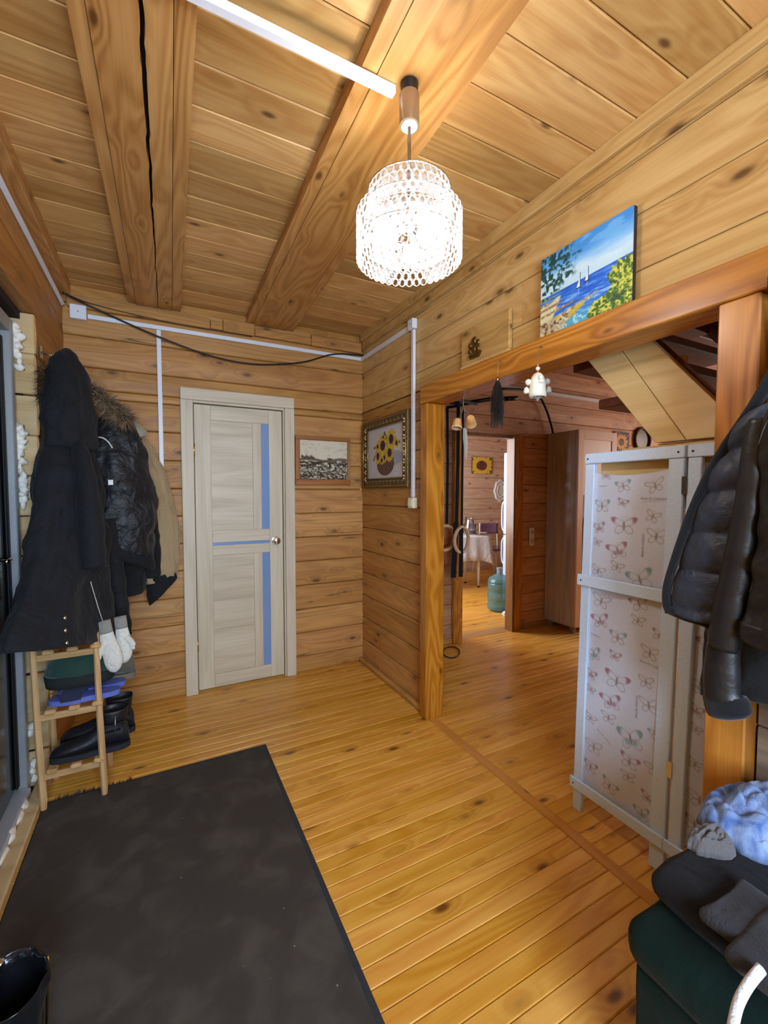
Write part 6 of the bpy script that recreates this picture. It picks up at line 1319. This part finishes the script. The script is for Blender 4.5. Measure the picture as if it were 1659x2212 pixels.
def glassmat():
    m, nt, b = newmat('clear_glass'); out = nt.nodes['Material Output']; tr = N(nt, 'ShaderNodeBsdfTransparent'); gl = N(nt, 'ShaderNodeBsdfGlossy'); gl.inputs['Roughness'].default_value = 0.05; fz = N(nt, 'ShaderNodeFresnel'); fz.inputs[0].default_value = 1.5
    tc = N(nt, 'ShaderNodeTexCoord'); nz = N(nt, 'ShaderNodeTexNoise'); nz.inputs['Scale'].default_value = 30; nt.links.new(tc.outputs['Object'], nz.inputs[0])
    mx = N(nt, 'ShaderNodeMixShader'); nt.links.new(math_n(nt, 'MULTIPLY_ADD', nz.outputs[0], 0.10, math_n(nt, 'MULTIPLY', fz.outputs[0], 0.9), clamp=True), mx.inputs[0]); nt.links.new(tr.outputs[0], mx.inputs[1]); nt.links.new(gl.outputs[0], mx.inputs[2]); nt.links.new(mx.outputs[0], out.inputs[0]); tr.inputs[0].default_value = (.92, .97, .96, 1); return m
CG = glassmat()
jp = onZ(1014, 1150, 0.757); jp = Vector((jp.x, min(max(jp.y, ty0 + .12), ty1 - .1), .757)); sc_ = (jp.y) / max(.1, onZ(1014, 1150, .757).y); jp.x = onY(1014, 1150, jp.y).x
t = thing('glass_jug', 'clear glass jug standing on the white tablecloth', 'jug', jp)
lathe('vessel', [(0.075, 0), (0.092, 0.02), (0.095, 0.07), (0.075, 0.15), (0.060, 0.20), (0.060, 0.235), (0.066, 0.25)], CG, t, jp, seg=28); lathe('water', [(0.085, 0.006), (0.088, 0.05)], plain('pale_water', 'c8d4cc', 0.1, trans=.6), t, jp, seg=24)
jp2 = jp + Vector((0.16, -0.09, 0)); tag(lathe('plate', [(0.03, 0), (0.06, 0.003), (0.085, 0.012), (0.082, 0.013), (0.05, .006)], WHITE, None, jp2, seg=28), 'small pale plate beside the jug on the white cloth', 'plate')
jp3 = onY(991, 1148, ty0 + .25); jp3.z = .757; t = thing('salt_shaker', 'small white shaker on the table partly behind the strap', 'shaker', jp3); lathe('body', [(0.028, 0), (0.028, 0.07), (0.02, .085)], WHITE, t, jp3, seg=16); lathe('lid', [(0.021, 0.086), (0.021, .10), (0.012, .112)], EYE, t, jp3, seg=16)
# water bottle
wb = onZ(1078, 1318, 0.0); 
t = thing('water_bottle', 'large blue green plastic water bottle on the kitchen floor', 'bottle', (wb.x, wb.y, 0))
def bottlemat():
    m, nt, b = newmat('blue_pet'); out = nt.nodes['Material Output']; tr = N(nt, 'ShaderNodeBsdfTransparent'); tr.inputs[0].default_value = (*lin('a9cdd0'), 1); tc = N(nt, 'ShaderNodeTexCoord'); nz = N(nt, 'ShaderNodeTexNoise'); nz.inputs['Scale'].default_value = 14; nt.links.new(tc.outputs['Object'], nz.inputs[0])
    nt.links.new(mixc(nt, nz.outputs[0], lin('4d8a92'), lin('9cc4c4')), b.inputs['Base Color']); b.inputs['Roughness'].default_value = 0.12; b.inputs['Specular IOR Level'].default_value = 0.8
    mx = N(nt, 'ShaderNodeMixShader'); mx.inputs[0].default_value = 0.35; nt.links.new(tr.outputs[0], mx.inputs[1]); nt.links.new(b.outputs[0], mx.inputs[2]); nt.links.new(mx.outputs[0], out.inputs[0]); return m
BM_ = bottlemat()
lathe('bottle_body', [(0.105, 0.0), (0.130, 0.02), (0.134, 0.06), (0.130, 0.085), (0.126, 0.10), (0.133, 0.12), (0.133, 0.20), (0.126, 0.215), (0.126, 0.235), (0.134, 0.25), (0.133, 0.315), (0.126, 0.325), (0.132, 0.34), (0.120, 0.375), (0.080, 0.405), (0.036, 0.425), (0.030, 0.435)], BM_, t, (wb.x, wb.y, 0.001), seg=40)
lathe('bottle_neck', [(0.030, 0.436), (0.030, 0.485), (0.033, 0.49), (0.033, 0.50), (0.027, 0.50)], plain('blue_neck', '7494ae', 0.25), t, (wb.x, wb.y, 0.001), seg=24)
bgp = onZ(1088, 1328, 0.0); t = thing('plastic_bag', 'crumpled clear plastic bag on the floor against the water bottle', 'bag', bgp)
blob('bag', (bgp.x + .02, bgp.y - .06, 0.001), (0.075, 0.06, 0.06), plain('clear_film', 'd8dcdc', 0.15, 0, .15, 60, .8, coat=.4), t, 0.5, 6, 11, 4)
# kitchen wall decorations
a, b_ = onY(1020, 987, YK - .02), onY(1061, 1024, YK - .02)
t = thing('sunflower_canvas', 'yellow sunflower canvas on the kitchen wall above the table', 'picture', ((a.x + b_.x) / 2, YK - .02, b_.z))
box('canvas_block', (a.x, YK - .028, b_.z), (b_.x, YK - .006, a.z), plain('canvas_edge', '2c1c18', 0.8), t, 0.001)
canvas('picture', sunflower_img(60, 70, '5a5a4a', .48, .5, .66, 3), lambda u, v: (a.x + (b_.x - a.x) * u, YK - .029, a.z + (b_.z - a.z) * v), PAINT, t)
oc = onY(1082, 1060, YK - .02); ob = onY(1082, 1084, YK - .02); hh = oc.z - ob.z
t = thing('oval_plaque', 'white carved oval plaque on the kitchen wall beside the fridge', 'plaque', (oc.x, YK - .02, ob.z))
PLW = plain('plaster_white', 'd8d4cc', 0.6, 0, .05)
def ovl(r1, r2): return [(oc.x + r1 * .78 * math.cos(2 * PI * k / 40) * (1 + .05 * math.cos(8 * 2 * PI * k / 40)), oc.z + r2 * math.sin(2 * PI * k / 40) * (1 + .05 * math.cos(8 * 2 * PI * k / 40))) for k in range(40)]
V = [(x, YK - .006, z) for x, z in ovl(hh, hh)] + [(x, YK - .02, z) for x, z in ovl(hh * .96, hh * .96)]; mk('base', me_from('base', V, [tuple(range(39, -1, -1)), tuple(range(40, 80))] + [(k, (k + 1) % 40, 40 + (k + 1) % 40, 40 + k) for k in range(40)]), PLW, t)
for f in (.85, .55): tube('carved_ring', [(x, YK - .022, z) for x, z in ovl(hh * f, hh * f)], .010, PLW, t, 8, closed=True)
